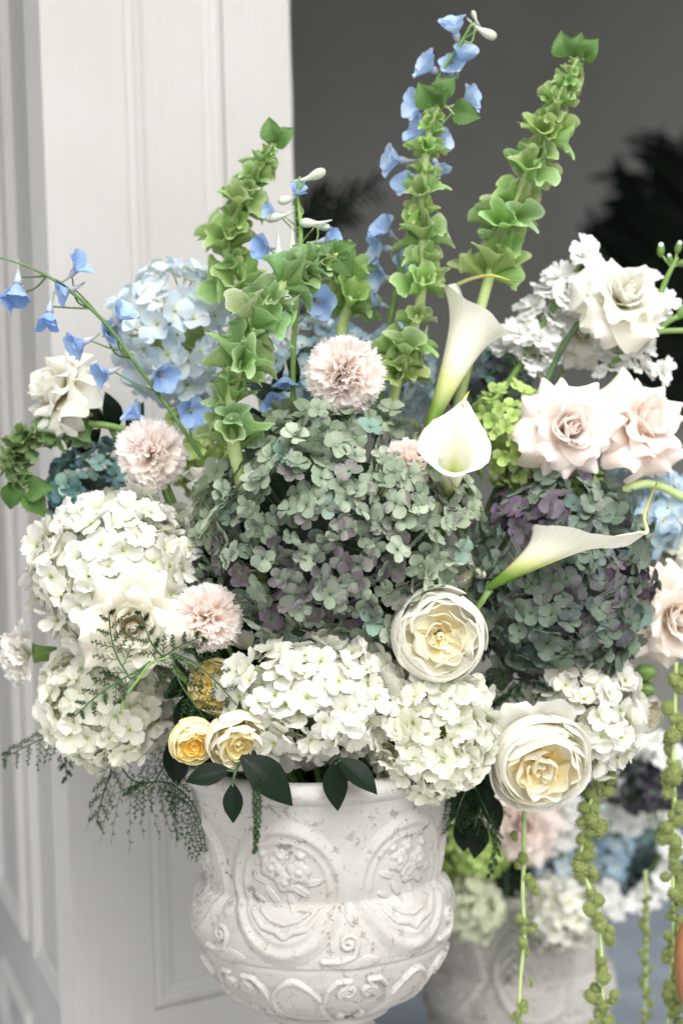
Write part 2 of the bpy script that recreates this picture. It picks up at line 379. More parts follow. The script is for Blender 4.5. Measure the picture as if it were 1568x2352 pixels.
def rect_frame(mb, plane, x0, x1, z0, z1, wd, dp, base=0.0):
    """a raised moulding round a panel: bevelled section, plane(x, z, depth) -> world"""
    prof = [(0, base), (wd * .12, base + dp * .7), (wd * .35, base + dp), (wd * .6, base + dp * .55), (wd * .72, base + dp * .6), (wd, base)]
    cs = [(x0, z0, 1, 1), (x1, z0, -1, 1), (x1, z1, -1, -1), (x0, z1, 1, -1)]
    V = []
    for (cx, cz, sx, sz) in cs:
        for (o, d) in prof: V.append(plane(cx + sx * o, cz + sz * o, d))
    n = len(prof); F = []
    for k in range(4):
        a, b = k * n, ((k + 1) % 4) * n
        for i in range(n - 1): F.append((a + i, b + i, b + i + 1, a + i + 1))
    mb.add(V, F)
def build_door():
    c0 = P(132, 1176, .28); e0 = P(698, 1176, .45)
    ax = Vector((e0.x - c0.x, e0.y - c0.y, 0)); Wd = ax.length; ax.normalize(); nrm = Vector((ax.y, -ax.x, 0))
    if nrm.y > 0: nrm = -nrm
    z0, z1 = FLOOR_Z, 2.0
    def pl(x, z, d): return Vector((c0.x, c0.y, 0)) + ax * x + Vector((0, 0, z)) + nrm * d
    t = thing('panelled_door', 'white painted wooden door with moulded panels beside the dark doorway', 'door', pl(0, z0, 0))
    inv = t.matrix_world.inverted()
    def bar(x0, x1, za, zb, d0, d1, nm, wavy=False):
        nz = 60 if wavy else 2; V = []; F = []
        for k in range(nz):
            z = za + (zb - za) * k / (nz - 1)
            xe = x1 + (.0016 * mnoise.noise(Vector((0, 3.1, z * 9))) + .0022 * mnoise.noise(Vector((1.7, 0, z * 23))) if wavy else 0)
            V += [pl(x0, z, d0), pl(x1 - .004 if wavy else x1, z, d0), pl(xe, z, d0 - .003 if wavy else d0), pl(xe, z, d1), pl(x0, z, d1)]
        for k in range(nz - 1):
            for i in range(5): a = k * 5 + i; b = k * 5 + (i + 1) % 5; F.append((a, b, b + 5, a + 5))
        F.append((4, 3, 2, 1, 0)); F.append(tuple((nz - 1) * 5 + i for i in range(5)))
        o = obj(nm, mesh(nm, V, F, None, M['paint'], False), t, inv); return o
    za = P(352, 2300, .33).z
    xs = .098 ; xe = Wd * .71
    bar(0, xs, z0, z1, 0, -.04, 'stile'); bar(xe, Wd, z0, z1, 0, -.04, 'stile', True)
    bar(xs, xe, z0, za - .012, 0, -.04, 'rail')
    bar(xs, xe, za - .012, z1, -.003, -.035, 'panel')
    mb = MB(); rect_frame(mb, pl, xs, xe, za - .012, z1 + .1, .026, .0034, -.0025)
    o = obj('moulding', mb.mesh('moulding', M['paint'], False), t, inv)
    # return side of the same opening: panelled reveal going back to the left
    t2 = thing('door_frame', 'white panelled door jamb turned edge on, left of the wide door', 'door frame', pl(0, z0, 0))
    inv2 = t2.matrix_world.inverted()
    bx = Vector((-.30, .954, 0)).normalized(); n2 = Vector((-bx.y, bx.x, 0))
    if n2.x > 0 : n2 = n2
    n2 = Vector((-.954, -.30, 0)).normalized()
    o2 = Vector((c0.x, c0.y, 0)) + ax * 0 
    def p2(x, z, d): return o2 + bx * (x + .001) + Vector((0, 0, z)) + n2 * d
    V = []
    for (x, d) in ((0, 0), (2.4, 0), (2.4, -.03), (0.02, -.03)):
        V += [p2(x, z0, d), p2(x, z1, d)]
    F = [(0, 2, 3, 1), (2, 4, 5, 3), (4, 6, 7, 5), (6, 0, 1, 7), (1, 3, 5, 7), (6, 4, 2, 0)]
    obj('jamb_board', mesh('jamb_board', V, F, None, M['paint'], False), t2, inv2)
    zb = P(134, 2346, .30).z
    for (xa, xb) in ((.03, .24), (.33, .58), (.67, .95), (1.05, 1.4)):
        m = MB(); rect_frame(m, p2, xa, xb, zb, z1 + .1, .030, .010, .0005); obj('moulding', m.mesh('moulding', M['paint'], False), t2, inv2)
        m = MB(); rect_frame(m, p2, xa, xb, z0 + .05, zb - .09, .030, .010, .0005); obj('moulding', m.mesh('moulding', M['paint'], False), t2, inv2)
build_door()

# ------------------------------------------------------------------ urn
def make_urn(label, px, y, dz_world=0.0, scale=1.0, group='white stone urns', detail=True):
    """profile in picture pixels (row, half width) measured on the main urn"""
    prof = [(1733, 296), (1738, 318), (1748, 326), (1762, 327), (1774, 318), (1782, 309), (1800, 303), (1851, 292), (1905, 283), (1962, 276), (1985, 271), (2003, 268),
            (2012, 274), (2020, 284), (2036, 292), (2060, 298), (2085, 302), (2120, 301), (2145, 296), (2150, 291), (2163, 290), (2200, 279), (2235, 263), (2259, 249), (2280, 229), (2300, 203), (2318, 170), (2332, 146),
            (2336, 148), (2345, 152), (2358, 150), (2364, 140), (2380, 118), (2400, 110), (2425, 118), (2445, 140), (2455, 168), (2480, 172), (2500, 172)]
    low = lambda r: r if r < 2100 else 2100 + (r - 2100) * .82        # the bowl is shallow
    s = S(0.0); zs = [P(URN_X, low(r), 0).z for r, _ in prof]; rs = [h * s for _, h in prof]
    base = zs[-1]
    zz = np.array(zs) - base; rr = np.array(rs)
    order = np.argsort(zz); IB = [r for r, _ in prof].index(2332)
    def rad(z): return float(np.interp(z, zz[order], rr[order]))
    t = thing('stone_urn', label, 'urn', None, group)
    # body, lathed, thick wall with open mouth
    def lathe(p, nm, nt=96, mat='stone'):
        V = []; U = []
        for (r, z) in p:
            for k in range(nt):
                a = 2 * math.pi * k / nt; q = 1 + .006 * mnoise.noise(Vector((math.cos(a) * 2, math.sin(a) * 2, z * 14)))
                V.append((r * q * math.cos(a), r * q * math.sin(a), z)); U.append((k / nt, z))
        return obj(nm, mesh(nm, V, grid_faces(nt, len(p), True), U, M[mat]), t)
    def dense(a, b, n):   # profile rows between index a and b, smoothed by interpolation
        z = np.linspace(zz[a], zz[b], n); return [(rad(q), q) for q in z]
    top = list(zip(rr[:6][::-1], zz[:6][::-1]))
    rim = top + [(rr[0] * .96, zz[0] - .004), (rr[0] * .90, zz[0] - .03), (rr[0] * .7, zz[0] - .05), (.002, zz[0] - .05)]
    lathe(rim, 'rim')
    lathe(dense(IB, 5, 170), 'bowl', 128)
    lathe([(0.001, 0)] + [(rr[k], zz[k]) for k in range(len(rr) - 1, IB - 1, -1)] + [(rr[IB] * .9, zz[IB] + .003)], 'foot')
    # relief ornaments wrapped on to the surface
    def patch(nm, th, row, hw, hh, fn, parent=t, n=44, m2=None):
        zc = P(URN_X, low(row), 0).z - base; W_, H_ = hw * s, hh * s * (.82 if row > 2150 else 1); V = []; U = []
        a = np.linspace(-1, 1, n); X, Y = np.meshgrid(a, a); Hh = fn(X * hw, Y * hh)
        for j in range(n):
            for i in range(n):
                z = zc + Y[j, i] * H_; r = rad(z); dr = (rad(z + .002) - rad(z - .002)) / .004
                ang = th + X[j, i] * W_ / max(r, .05); h = Hh[j, i] * s; k = 1 / math.sqrt(1 + dr * dr)
                nr, nz = k * h, -dr * k * h
                # theta 0 faces the camera (-Y), positive turns to the right
                V.append(((r + nr) * math.sin(ang), -(r + nr) * math.cos(ang), z + nz)); U.append((X[j, i] * .5 + .5, Y[j, i] * .5 + .5))
        return obj(nm, mesh(nm, V, grid_faces(n, n), U, M['stone']), parent)
    def stroke(pts, wd, ht):
        P_ = np.array(pts, float)
        def f(X, Y):
            best = np.full(X.shape, 1e9)
            for a, b in zip(P_[:-1], P_[1:]):
                d = b - a; L2 = (d * d).sum() + 1e-9
                tt = np.clip(((X - a[0]) * d[0] + (Y - a[1]) * d[1]) / L2, 0, 1)
                best = np.minimum(best, np.hypot(X - a[0] - tt * d[0], Y - a[1] - tt * d[1]))
            return np.where(best < wd, ht * np.sqrt(np.clip(1 - (best / wd) ** 2, 0, 1)), 0) 
        return f
    def border(f, hw, hh):
        def g(X, Y):
            h = f(X, Y); e = np.maximum(np.abs(X) / hw, np.abs(Y) / hh)
            return np.where(e > .96, -6, np.where(h <= .35, -3.0, h))
        return g
    def spiral(cx, cy, r, turns, dirn, a0, tail=None):
        pts = [(cx + (r * (1 - .85 * k / 26)) * math.cos(a0 + dirn * turns * 2 * math.pi * k / 26), cy + (r * (1 - .85 * k / 26)) * math.sin(a0 + dirn * turns * 2 * math.pi * k / 26)) for k in range(27)]
        return (tail or []) + pts
    rg = random.Random(3)
    def medal(X, Y):
        # egg-shaped double ring, a little pointed at the foot
        yy = Y + 6; ry = np.where(yy > 0, 150, 172); rho = np.sqrt((X / 140) ** 2 + (yy / ry) ** 2)
        h = 9 * np.exp(-((rho - .88) / .075) ** 2) + 5.5 * np.exp(-((rho - .70) / .03) ** 2)
        h = h + np.where(rho < .88, 2.2, 0); h = np.where(rho > 1.03, -3, h); return h + .8
    def flower(X, Y):
        h = np.zeros_like(X) - 3
        for (cx, cy, r, m) in [(-28, 34, 30, 9), (34, 26, 30, 9), (2, 2, 27, 9), (-6, 62, 20, 6), (40, 64, 16, 6), (-48, 66, 16, 6)]:
            d = np.hypot(X - cx, Y - cy); an = np.arctan2(Y - cy, X - cx)
            rr_ = r * (.78 + .22 * np.abs(np.cos(an * 2.5 + cx)))
            b = m * np.sqrt(np.clip(1 - (d / rr_) ** 2, 0, 1)) + 3.0 * np.exp(-(d / 7) ** 2) - 2.2 * np.exp(-((d - 10) / 4) ** 2) + 2.5
            h = np.maximum(h, np.where(d < rr_, b, -3))
        for (cx, cy, ln, wd, an0) in [(-30, -30, 30, 11, 2.2), (34, -16, 30, 12, -.6), (-58, 6, 24, 10, 2.8), (66, 2, 24, 10, .2), (14, -46, 26, 10, -1.3), (-62, -40, 22, 8, 2.6)]:
            dx, dy = X - cx, Y - cy; p_ = dx * math.cos(an0) + dy * math.sin(an0); q_ = -dx * math.sin(an0) + dy * math.cos(an0)
            e = (p_ / ln) ** 2 + (q_ / wd) ** 2
            h = np.maximum(h, np.where(e < 1, 6.5 * np.sqrt(np.clip(1 - e, 0, 1)) + 1.5 - 2 * np.exp(-(q_ / 2.5) ** 2), -3))
        return h
    def ribbon(X, Y):
        f = stroke([(-76, -62), (-50, -92), (-16, -98), (2, -112), (20, -98), (54, -92), (80, -60)], 9, 7); g = stroke([(-56, -58), (-30, -76), (0, -84), (30, -76), (60, -56)], 6, 5)
        return np.maximum(np.where(f(X, Y) > .3, f(X, Y) + 2, -3), np.where(g(X, Y) > .3, g(X, Y) + 2, -3))
    for k in range(6):
        th = R(-17 + 60 * k)
        md = patch('medallion', th, 1958, 150, 186, medal, n=64)
        patch('flower_relief', th, 1955, 92, 100, flower, md, n=72); patch('ribbon_relief', th, 1962, 96, 128, ribbon, md, n=64)
        tc = R(13 + 60 * k)
        dia = lambda X, Y: np.where(np.abs(X) / 20 + np.abs(Y) / 28 < 1, 5 * (1 - np.maximum(np.abs(X) / 20, np.abs(Y) / 28)) + 1.5, -3)
        patch('lozenge', tc, 2025, 24, 32, dia, n=20)
        sp = stroke(spiral(-12, 6, 22, 1.3, 1, -.4, [(-70, -32), (-30, -34), (0, -24)]), 7, 9)
        patch('scroll', tc, 2088, 84, 46, border(sp, 84, 46), n=54)
        lf = lambda X, Y: np.where((X / 62) ** 2 + ((Y + 14) / 18) ** 2 < 1, 5 * np.sqrt(np.clip(1 - (X / 62) ** 2 - ((Y + 14) / 18) ** 2, 0, 1)) + .5, -3)
        patch('leaf_relief', tc, 2112, 68, 36, lf, n=40)
        # belly: plain arched lobe, then a pair of volutes with beads
        def lobe(X, Y):
            wv = 58 * np.clip(1 - (np.clip(Y, -200, 80) - 20) / 400, .5, 1.05); top_ = 74
            inside = (np.abs(X) < wv) & (Y < top_ - 60 * (np.abs(X) / wv) ** 2.2)
            e = np.maximum(np.abs(X) / wv, 0); edge = top_ - 60 * e ** 2.2 - Y
            h = 8 * np.sqrt(np.clip(1 - e ** 2, 0, 1)) + 7 * np.exp(-((e - .88) / .09) ** 2) + 6 * np.exp(-((edge - 9) / 8) ** 2)
            return np.where(inside, np.clip(h, 0, 13) + .5, -4)
        patch('gadroon', R(-14 + 60 * k), 2243, 64, 88, lobe, n=60)
        for sg in (-1, 1):
            vol = stroke(spiral(sg * 24, 20, 20, 1.35, sg, math.pi / 2 - sg * 2.2 + (math.pi if sg < 0 else 0) * 0, [(sg * 76, -90), (sg * 74, -20), (sg * 68, 30), (sg * 50, 54), (sg * 22, 56)][::1]), 7.5, 10)
            patch('volute', R(16 + 60 * k), 2235, 88, 92, border(vol, 88, 92), n=72)
            bead = lambda X, Y: np.where(X ** 2 + Y ** 2 < 13 ** 2, np.sqrt(np.clip(169 - X ** 2 - Y ** 2, 0, 999)) * .8, -3)
            patch('bead', R(16 + 60 * k) + sg * .115, 2303, 15, 15, bead, n=16)
    c = P(px, low(2500), y)
    t.matrix_world = Matrix.Translation((c.x, y, base + dz_world)) @ Matrix.Scale(scale, 4)
    return t
urn = make_urn('white stone urn with flower medallions holding the large mixed bouquet', 752, 0.0)
BASE_Z = P(URN_X, 2100 + 400 * .82, 0).z
m = MB(); box(m, (urn.location.x - .072, -.072, FLOOR_Z), (urn.location.x + .072, .072, BASE_Z)); pl_o = obj('plinth', m.mesh('plinth', M['slab'], False))
tag(pl_o, 'low pale stone block under the front urn', 'plinth')
def copy_tree(o, parent=None):
    c = o.copy(); COL.objects.link(c); c.parent = parent
    for ch in list(o.children): copy_tree(ch, c)
    return c
urn2 = copy_tree(urn)
URN2_Y = .66
u2 = P(1190, 2352, URN2_Y)
urn2.matrix_world = Matrix.Translation((u2.x, URN2_Y, FLOOR_Z + .004)) @ Matrix.Rotation(R(23), 4, 'Z')
urn2['label'] = 'shaded stone urn standing on the floor behind the hanging green strands'
URN_H = P(URN_X, 1733, 0).z - BASE_Z

# added near-black filler mounds that make the gaps between flowers look dark
def mound(label, c, r, name='filler_mound', seed=1):
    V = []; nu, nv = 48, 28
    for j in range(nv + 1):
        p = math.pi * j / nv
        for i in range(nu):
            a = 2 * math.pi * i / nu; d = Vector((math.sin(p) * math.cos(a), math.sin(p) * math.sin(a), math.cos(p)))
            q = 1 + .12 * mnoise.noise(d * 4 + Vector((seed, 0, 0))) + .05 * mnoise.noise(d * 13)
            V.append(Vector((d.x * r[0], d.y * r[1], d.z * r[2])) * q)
    o = obj(name, mesh(name, V, grid_faces(nu, nv + 1, True), None, M['filler'])); o.location = c
    return tag(o, label, 'filler')
mound('added dark filler mound darkening the gaps among stems in the front urn', P(760, 1440, .055), (.125, .08, .165))
mound('added dark filler mound set into the rear urn', Vector((u2.x, URN2_Y + .02, FLOOR_Z + URN_H + .03)), (.13, .11, .11), seed=5)

# ------------------------------------------------------------------ hydrangeas
def hyd_variants(key, mat, L, wide, seed, ruf, serr=0, cups=(.5, -.35, .25, .7, -.1, .4), bends=None):
    out = []
    for k in range(6):
        rg = random.Random(seed * 31 + k)
        b0 = rg.uniform(60, 95); b1 = b0 + rg.uniform(-30, 30)
        tp = sheet(L * rg.uniform(.9, 1.1), L * wide * rg.uniform(.92, 1.1), [b0 - 15, b0, (b0 + b1) / 2, b1], ROUND, cups[k], 7 if not serr else 9, 7, rg.uniform(.2, .32), 2.2, ruf * rg.uniform(.5, 1.5), rg.uniform(1.2, 2.4), 0, .5, serr if k % 2 else 0, .04 * (k % 3), seed * 7 + k, L * .03)
        out.append(tp)
    return out
HV = {}
RAW = {}
TONES = [(.20, .26, .165), (.34, .40, .27), (.10, .14, .085), (.12, .075, .115), (.27, .33, .22)]
def raw(me):
    if me.name not in RAW:
        uvd = {}
        for l, u in zip(me.loops, me.uv_layers[0].data): uvd[l.vertex_index] = tuple(u.uv)
        RAW[me.name] = ([tuple(v.co) for v in me.vertices], [tuple(p.vertices) for p in me.polygons], [uvd.get(i, (0, 0)) for i in range(len(me.vertices))])
    return RAW[me.name]
def hydrangea(label, px, py, rx, ry, y, rd, n, fsz, mat, color, group, seed=0, cover=-.35, tilt=28, detail=64, ped='pedicel', stem=True, bump=.12, core=(.03, .06, .02), stem_end=None):
    """head of florets; rx, ry, fsz in picture pixels, rd = depth radius in metres; color(dir, px, py, rng)"""
    rg = random.Random(seed + 77); s = S(y); c = P(px, py, y); ex = Vector((rx * s, rd, ry * s)); L = fsz * s * .5
    key = (mat, round(L, 4))
    if key not in HV:
        wht = mat in ('hyd_white',)
        tps = hyd_variants(mat, mat, L, 1.02 if wht else .95, len(HV) + 3, .10 if wht else .05, .12 if wht else 0)
        pets = [tmesh('petal', tp, M[mat]) for tp in tps]
        flo = []
        for k in range(4):
            mb = MB()
            for q in range(4):
                V, F, U = tps[(k + q * 2) % 6]; a = math.pi / 2 * q + .2 * math.sin(k * 5 + q * 3); ca, sa = math.cos(a), math.sin(a)
                mb.add([(v[0] * ca - v[1] * sa, v[0] * sa + v[1] * ca, v[2]) for v in V], F, U)
            blob((0, 0, L * .06), L * .09, mb, 6, 4); flo.append(mb.mesh('floret', M[mat]))
        cmb = MB(); blob((0, 0, L * .06), L * .085, cmb, 6, 4); tube([(0, 0, 0), (0, 0, -L * .6), (L * .12, 0, -L * 1.5)], L * .045, 4, cmb)
        HV[key] = (pets, flo, cmb.mesh('floret', M[ped]))
    pets, flo, cen = HV[key]
    t = thing('hydrangea', label, 'hydrangea', Matrix.Translation(c), group)
    pts = []; ga = math.pi * (3 - math.sqrt(5))
    for k in range(n):
        zc = 1 - 2 * (k + .5) / n; r_ = math.sqrt(1 - zc * zc); a = ga * k
        d = Vector((r_ * math.cos(a), r_ * math.sin(a), zc)) + Vector((rg.gauss(0, .05), rg.gauss(0, .05), rg.gauss(0, .05)))
        d.normalize(); f = -d.y
        if f < cover: continue
        pts.append((f, d))
    pts.sort(key=lambda q: -q[0]); mass = {}
    for k, (f, d) in enumerate(pts):
        q = 1 + bump * mnoise.noise(d * 2.3 + Vector((seed * 3.7, 1, 0))) + (rg.uniform(-.07, .05) if mat != 'hyd_green' else rg.uniform(-.15, .06))
        p = Vector((d.x * ex.x, d.y * ex.y, d.z * ex.z)) * q
        nr = Vector((d.x / ex.x, d.y / ex.y, d.z / ex.z)).normalized()
        ax = (nr + Vector((rg.gauss(0, 1), rg.gauss(0, 1), rg.gauss(0, 1))) * math.tan(R(tilt)) * .62).normalized()
        if ax.dot(nr) < .25: ax = (ax + nr).normalized()
        spin = rg.uniform(0, 6.28); sz = rg.uniform(.82, 1.15)
        m4 = frame(p, ax, Vector((math.cos(spin), .3, math.sin(spin))), sz)
        w = c + p; col = color(d, px + d.x * rx, py - d.z * ry, rg)
        if k < detail:
            fl = obj('floret', cen, t, m4)
            for q2 in range(4):
                a = math.pi / 2 * q2 + rg.uniform(-.16, .16)
                pm = Matrix.Rotation(a, 4, 'Z') @ Matrix.Rotation(rg.uniform(-.25, .25), 4, 'X') @ Matrix.Rotation(rg.uniform(-.22, .22), 4, 'Y') @ Matrix.Scale(rg.uniform(.88, 1.1), 4)
                obj('petal', pets[rg.randrange(6)], fl, pm, mix(col, color(d, px + d.x * rx, py - d.z * ry, rg), .35))
        elif k < 290:
            obj('floret', flo[rg.randrange(4)], t, m4, col)
        else:                                  # beyond the countable ones: joined, bucketed by tone
            b_ = min(range(len(TONES)), key=lambda q: sum((TONES[q][w2] - col[w2]) ** 2 for w2 in range(3)))
            me_ = flo[rg.randrange(4)]; mb_ = mass.setdefault(b_, MB()); Vv, Ff, Uu = raw(me_); mb_.add([m4 @ Vector(v) for v in Vv], Ff, Uu)
    for b_, mb_ in mass.items():
        o_ = obj('floret_mass', mb_.mesh('floret_mass', M[mat]), t, None, TONES[b_]); o_['kind'] = 'stuff'
    for k in range(int(n * .42) if mat == 'hyd_white' else 0):          # an inner layer of florets fills the gaps
        zc = 1 - 2 * (k + .5) / (n * .42); r_ = math.sqrt(max(0, 1 - zc * zc)); a = ga * k + 1.3
        d = Vector((r_ * math.cos(a), r_ * math.sin(a), zc))
        if -d.y < -.2: continue
        p = Vector((d.x * ex.x, d.y * ex.y, d.z * ex.z)) * (.80 + .03 * rg.random())
        ax = (d + Vector((rg.gauss(0, 1), rg.gauss(0, 1), rg.gauss(0, 1))) * .45).normalized()
        obj('floret', flo[rg.randrange(4)], t, frame(p, ax, Vector((rg.uniform(-1, 1), .3, rg.uniform(-1, 1))), rg.uniform(.9, 1.2)), color(d, px + d.x * rx, py - d.z * ry, rg))
    # branching stalks inside, seen in the gaps
    mb = MB(); hub = Vector((0, ex.y * .25, -ex.z * .35))
    for (f, d) in pts[::3]:
        e = Vector((d.x * ex.x, d.y * ex.y, d.z * ex.z)) * .96; tube([hub, hub.lerp(e, .5) + Vector((0, 0, -.004)), e], [L * .11, L * .06, L * .04], 4, mb)
    cV = MB(); blob((0, ex.y * .1, -ex.z * .05), (ex.x * .5, ex.y * .5, ex.z * .5), mb, 16, 10)
    st = obj('flower_stalks', mb.mesh('flower_stalks', M[ped]), t)
    if stem: stem_to(t, c + Vector((0, rd * .3, -ry * s * .5)), r=.004, mat='stem_dark', end=stem_end)
    return t

def vary(base, other, p, jit=.06):
    def f(d, x, y, rg):
        c = mix(base, other, min(1, max(0, rg.gauss(p, .28)))); k = 1 + rg.uniform(-jit, jit); return tuple(v * k for v in c)
    return f
white = vary((.79, .785, .73), (.77, .78, .64), .25, .03)
whiteg = vary((.83, .82, .73), (.75, .78, .53), .35, .03)
def antique(d, x, y, rg):
    sage, pale, dark, purp, plum, teal = (.225, .29, .20), (.44, .51, .38), (.095, .14, .085), (.13, .08, .125), (.065, .026, .058), (.20, .35, .31)
    n1 = mnoise.noise(Vector((x * .011, y * .011, 3.3))); w_ = math.exp(-(((x - 720) / 190) ** 2 + ((y - 1300) / 140) ** 2)) + .35 * math.exp(-(((x - 800) / 140) ** 2 + ((y - 1000) / 60) ** 2))
    c = mix(sage, pale, min(1, max(0, .42 + .9 * n1 + (x - 760) / 700 + rg.gauss(0, .25))))
    if rg.random() < .22: c = mix(c, dark, .6)
    pr = rg.random()
    if pr < .62 * w_: c = mix(c, purp if rg.random() < .7 else plum, rg.uniform(.6, 1))
    elif pr > .985: c = mix(c, teal, .7)
    if x < 560 and rg.random() < .2: c = mix(c, teal, .35)
    return c
def antique2(d, x, y, rg):
    sage, purp, plum, teal, dark = (.185, .24, .18), (.13, .08, .145), (.065, .022, .07), (.18, .30, .29), (.075, .11, .08)
    w_ = math.exp(-(((x - 1190) / 110) ** 2 + ((y - 1150) / 70) ** 2)) + .9 * math.exp(-(((x - 1370) / 150) ** 2 + ((y - 1340) / 110) ** 2))
    c = mix(sage, dark, max(0, rg.gauss(.3, .3)))
    if rg.random() < .62 * w_: c = mix(c, purp if rg.random() < .6 else plum, rg.uniform(.65, 1))
    elif rg.random() < .2: c = mix(c, teal, .5)
    return c
def tealmix(d, x, y, rg):
    return rg.choice([(.10, .24, .26), (.24, .42, .38), (.06, .13, .15), (.12, .09, .15), (.30, .45, .34), (.13, .27, .30), (.07, .11, .10)])
def bluewhite(d, x, y, rg): return mix((.46, .63, .78), (.76, .80, .78), min(1, max(0, rg.gauss(.62, .3))))
def bluepale(d, x, y, rg): return mix((.36, .58, .78), (.62, .76, .82), min(1, max(0, rg.gauss(.5, .3))))
def tealpale(d, x, y, rg): return rg.choice([(.30, .52, .58), (.42, .62, .68), (.26, .44, .60), (.48, .62, .58), (.34, .50, .44), (.55, .68, .72)])
lime = vary((.42, .60, .17), (.60, .70, .32), .4, .1)
olive = vary((.34, .42, .16), (.50, .55, .28), .4, .1)

HG = 'hydrangea heads in the bouquet'
hydrangea('big dusty green hydrangea mottled with purple in the heart of the front bouquet', 765, 1220, 302, 284, -.035, .105, 860, 66, 'hyd_green', antique, HG, 1, -.15, 44, 74)
hydrangea('pale sage hydrangea lobe tucked between white hydrangea and the big dusty green one', 520, 1280, 95, 150, .0, .06, 90, 66, 'hyd_green', vary((.27, .34, .23), (.20, .29, .23), .35, .1), HG, 2, -.3, 34, 60)
hydrangea('dark green and violet hydrangea under the sideways calla lily', 1275, 1335, 212, 248, .035, .09, 560, 66, 'hyd_green', antique2, HG, 3, -.15, 44, 74)
hydrangea('large white hydrangea behind the open white rose with fern sprig', 275, 1315, 192, 180, -.01, .08, 190, 88, 'hyd_white', white, HG, 4, -.35, 30, 74, 'pedicel_lime')
hydrangea('creamy white hydrangea hanging lowest at the left, under the large white one', 245, 1610, 142, 140, -.005, .065, 150, 80, 'hyd_white', whiteg, HG, 5, -.35, 30, 70, 'pedicel_lime')
hydrangea('white hydrangea directly below the big dusty green one, over the urn rim', 722, 1600, 197, 138, -.085, .065, 165, 86, 'hyd_white', white, HG, 6, -.35, 32, 74, 'pedicel_lime')
hydrangea('greenish white hydrangea drooping over the urn rim beside the large cream rose', 985, 1672, 140, 148, -.075, .06, 165, 80, 'hyd_white', whiteg, HG, 7, -.35, 32, 70, 'pedicel_lime')
hydrangea('white hydrangea tucked above the large cream rose that nods down', 1330, 1640, 128, 138, .02, .06, 135, 86, 'hyd_white', white, HG, 8, -.35, 30, 60, 'pedicel_lime')
hydrangea('pale blue and white hydrangea behind the tall green bells', 405, 765, 130, 145, .13, .07, 110, 84, 'hyd_blue', bluewhite, HG, 9, -.35, 30, 50, 'pedicel_lime')
hydrangea('teal and purple hydrangea behind the blush carnation at the left', 225, 1120, 108, 100, .09, .06, 110, 58, 'hyd_green', tealmix, HG, 10, -.35, 34, 40)
hydrangea('lime green hydrangea beneath the blush pink rose', 1175, 1000, 100, 112, .065, .05, 130, 46, 'hyd_lime', lime, HG, 11, -.35, 34, 50, 'pedicel_lime')
hydrangea('lime green hydrangea peeping out under the hanging petals of the blush rose', 1300, 1110, 75, 50, .06, .04, 80, 40, 'hyd_lime', lime, HG, 12, -.35, 34, 30, 'pedicel_lime')
hydrangea('soft teal blue hydrangea blurred behind the topmost carnation', 700, 830, 150, 92, .17, .06, 130, 62, 'hyd_blue', tealpale, HG, 13, -.35, 34, 40, 'pedicel')
hydrangea('teal hydrangea blurred between the green bells and the tall calla lily', 880, 870, 110, 110, .18, .06, 100, 62, 'hyd_blue', tealpale, HG, 14, -.35, 34, 30, 'pedicel')
hydrangea('dim teal green hydrangea behind the tall calla lily', 1110, 880, 90, 85, .19, .05, 90, 56, 'hyd_green', tealmix, HG, 15, -.35, 34, 30)
hydrangea('sky blue hydrangea below the pink roses', 1480, 1165, 95, 100, .13, .06, 90, 72, 'hyd_blue', bluepale, HG, 16, -.35, 30, 40, 'pedicel_lime')
hydrangea('small white hydrangea next to the peach rose, below the sky blue one', 1545, 1290, 60, 90, .16, .05, 60, 64, 'hyd_white', white, HG, 17, -.35, 30, 30, 'pedicel_lime')
hydrangea('olive green hydrangea in the gap behind the blue delphinium stem', 455, 1030, 80, 95, .12, .05, 80, 56, 'hyd_lime', olive, HG, 18, -.35, 34, 30, 'pedicel_lime')

# ------------------------------------------------------------------ roses
def star_meshes(mat, Rr, seed):
    o = {}
    mk = lambda *a, **k: sheet(*a, **k)
    Wp = [.35, .72, .95, 1.0, .95, .80, .54, .14]
    o['core'] = [tmesh('petal', revsheet([(.02 * Rr, 0), (.15 * Rr, .25 * Rr), (.14 * Rr, .5 * Rr), (.05 * Rr + .06 * k * Rr, .70 * Rr)], 1.9, 11, 7, .03 * Rr, .08, .15, seed + k), M[mat]) for k in range(2)]
    o['in'] = [tmesh('petal', mk(Rr * .95, Rr * .95, [45, 28, 10, 2 + 12 * k, 20], Wp, 1.1, 11, 10, .10, 1.5, .03, 2, .7, .55, seed=seed + 3 + k, r0=.03 * Rr, tipcup=.5), M[mat]) for k in range(2)]
    o['mid'] = [tmesh('petal', mk(Rr * 1.12, Rr * 1.12, [70, 55, 38, 34 + 10 * k, 70 + 20 * k], Wp, .8, 13, 12, .12, 1.3, .02, 2, 1.5, .4, seed=seed + 6 + k, r0=.03 * Rr, tipcup=.1), M[mat]) for k in range(3)]
    o['out'] = [tmesh('petal', mk(Rr * 1.32, Rr * 1.35, [92, 78, 62, 66 + 10 * k, 100 + 8 * k], Wp, .55, 13, 12, .14, 1.2, .02, 2, 2.0, .3, seed=seed + 9 + k, r0=.03 * Rr, tipcup=-.2), M[mat]) for k in range(3)]
    o['low'] = [tmesh('petal', mk(Rr * 1.28, Rr * 1.3, [108, 96, 88, 104 + 10 * k, 132], Wp, .4, 13, 12, .14, 1.2, .02, 2, 2.0, .3, seed=seed + 12 + k, r0=.03 * Rr, tipcup=-.4), M[mat]) for k in range(2)]
    return o
RM = {}
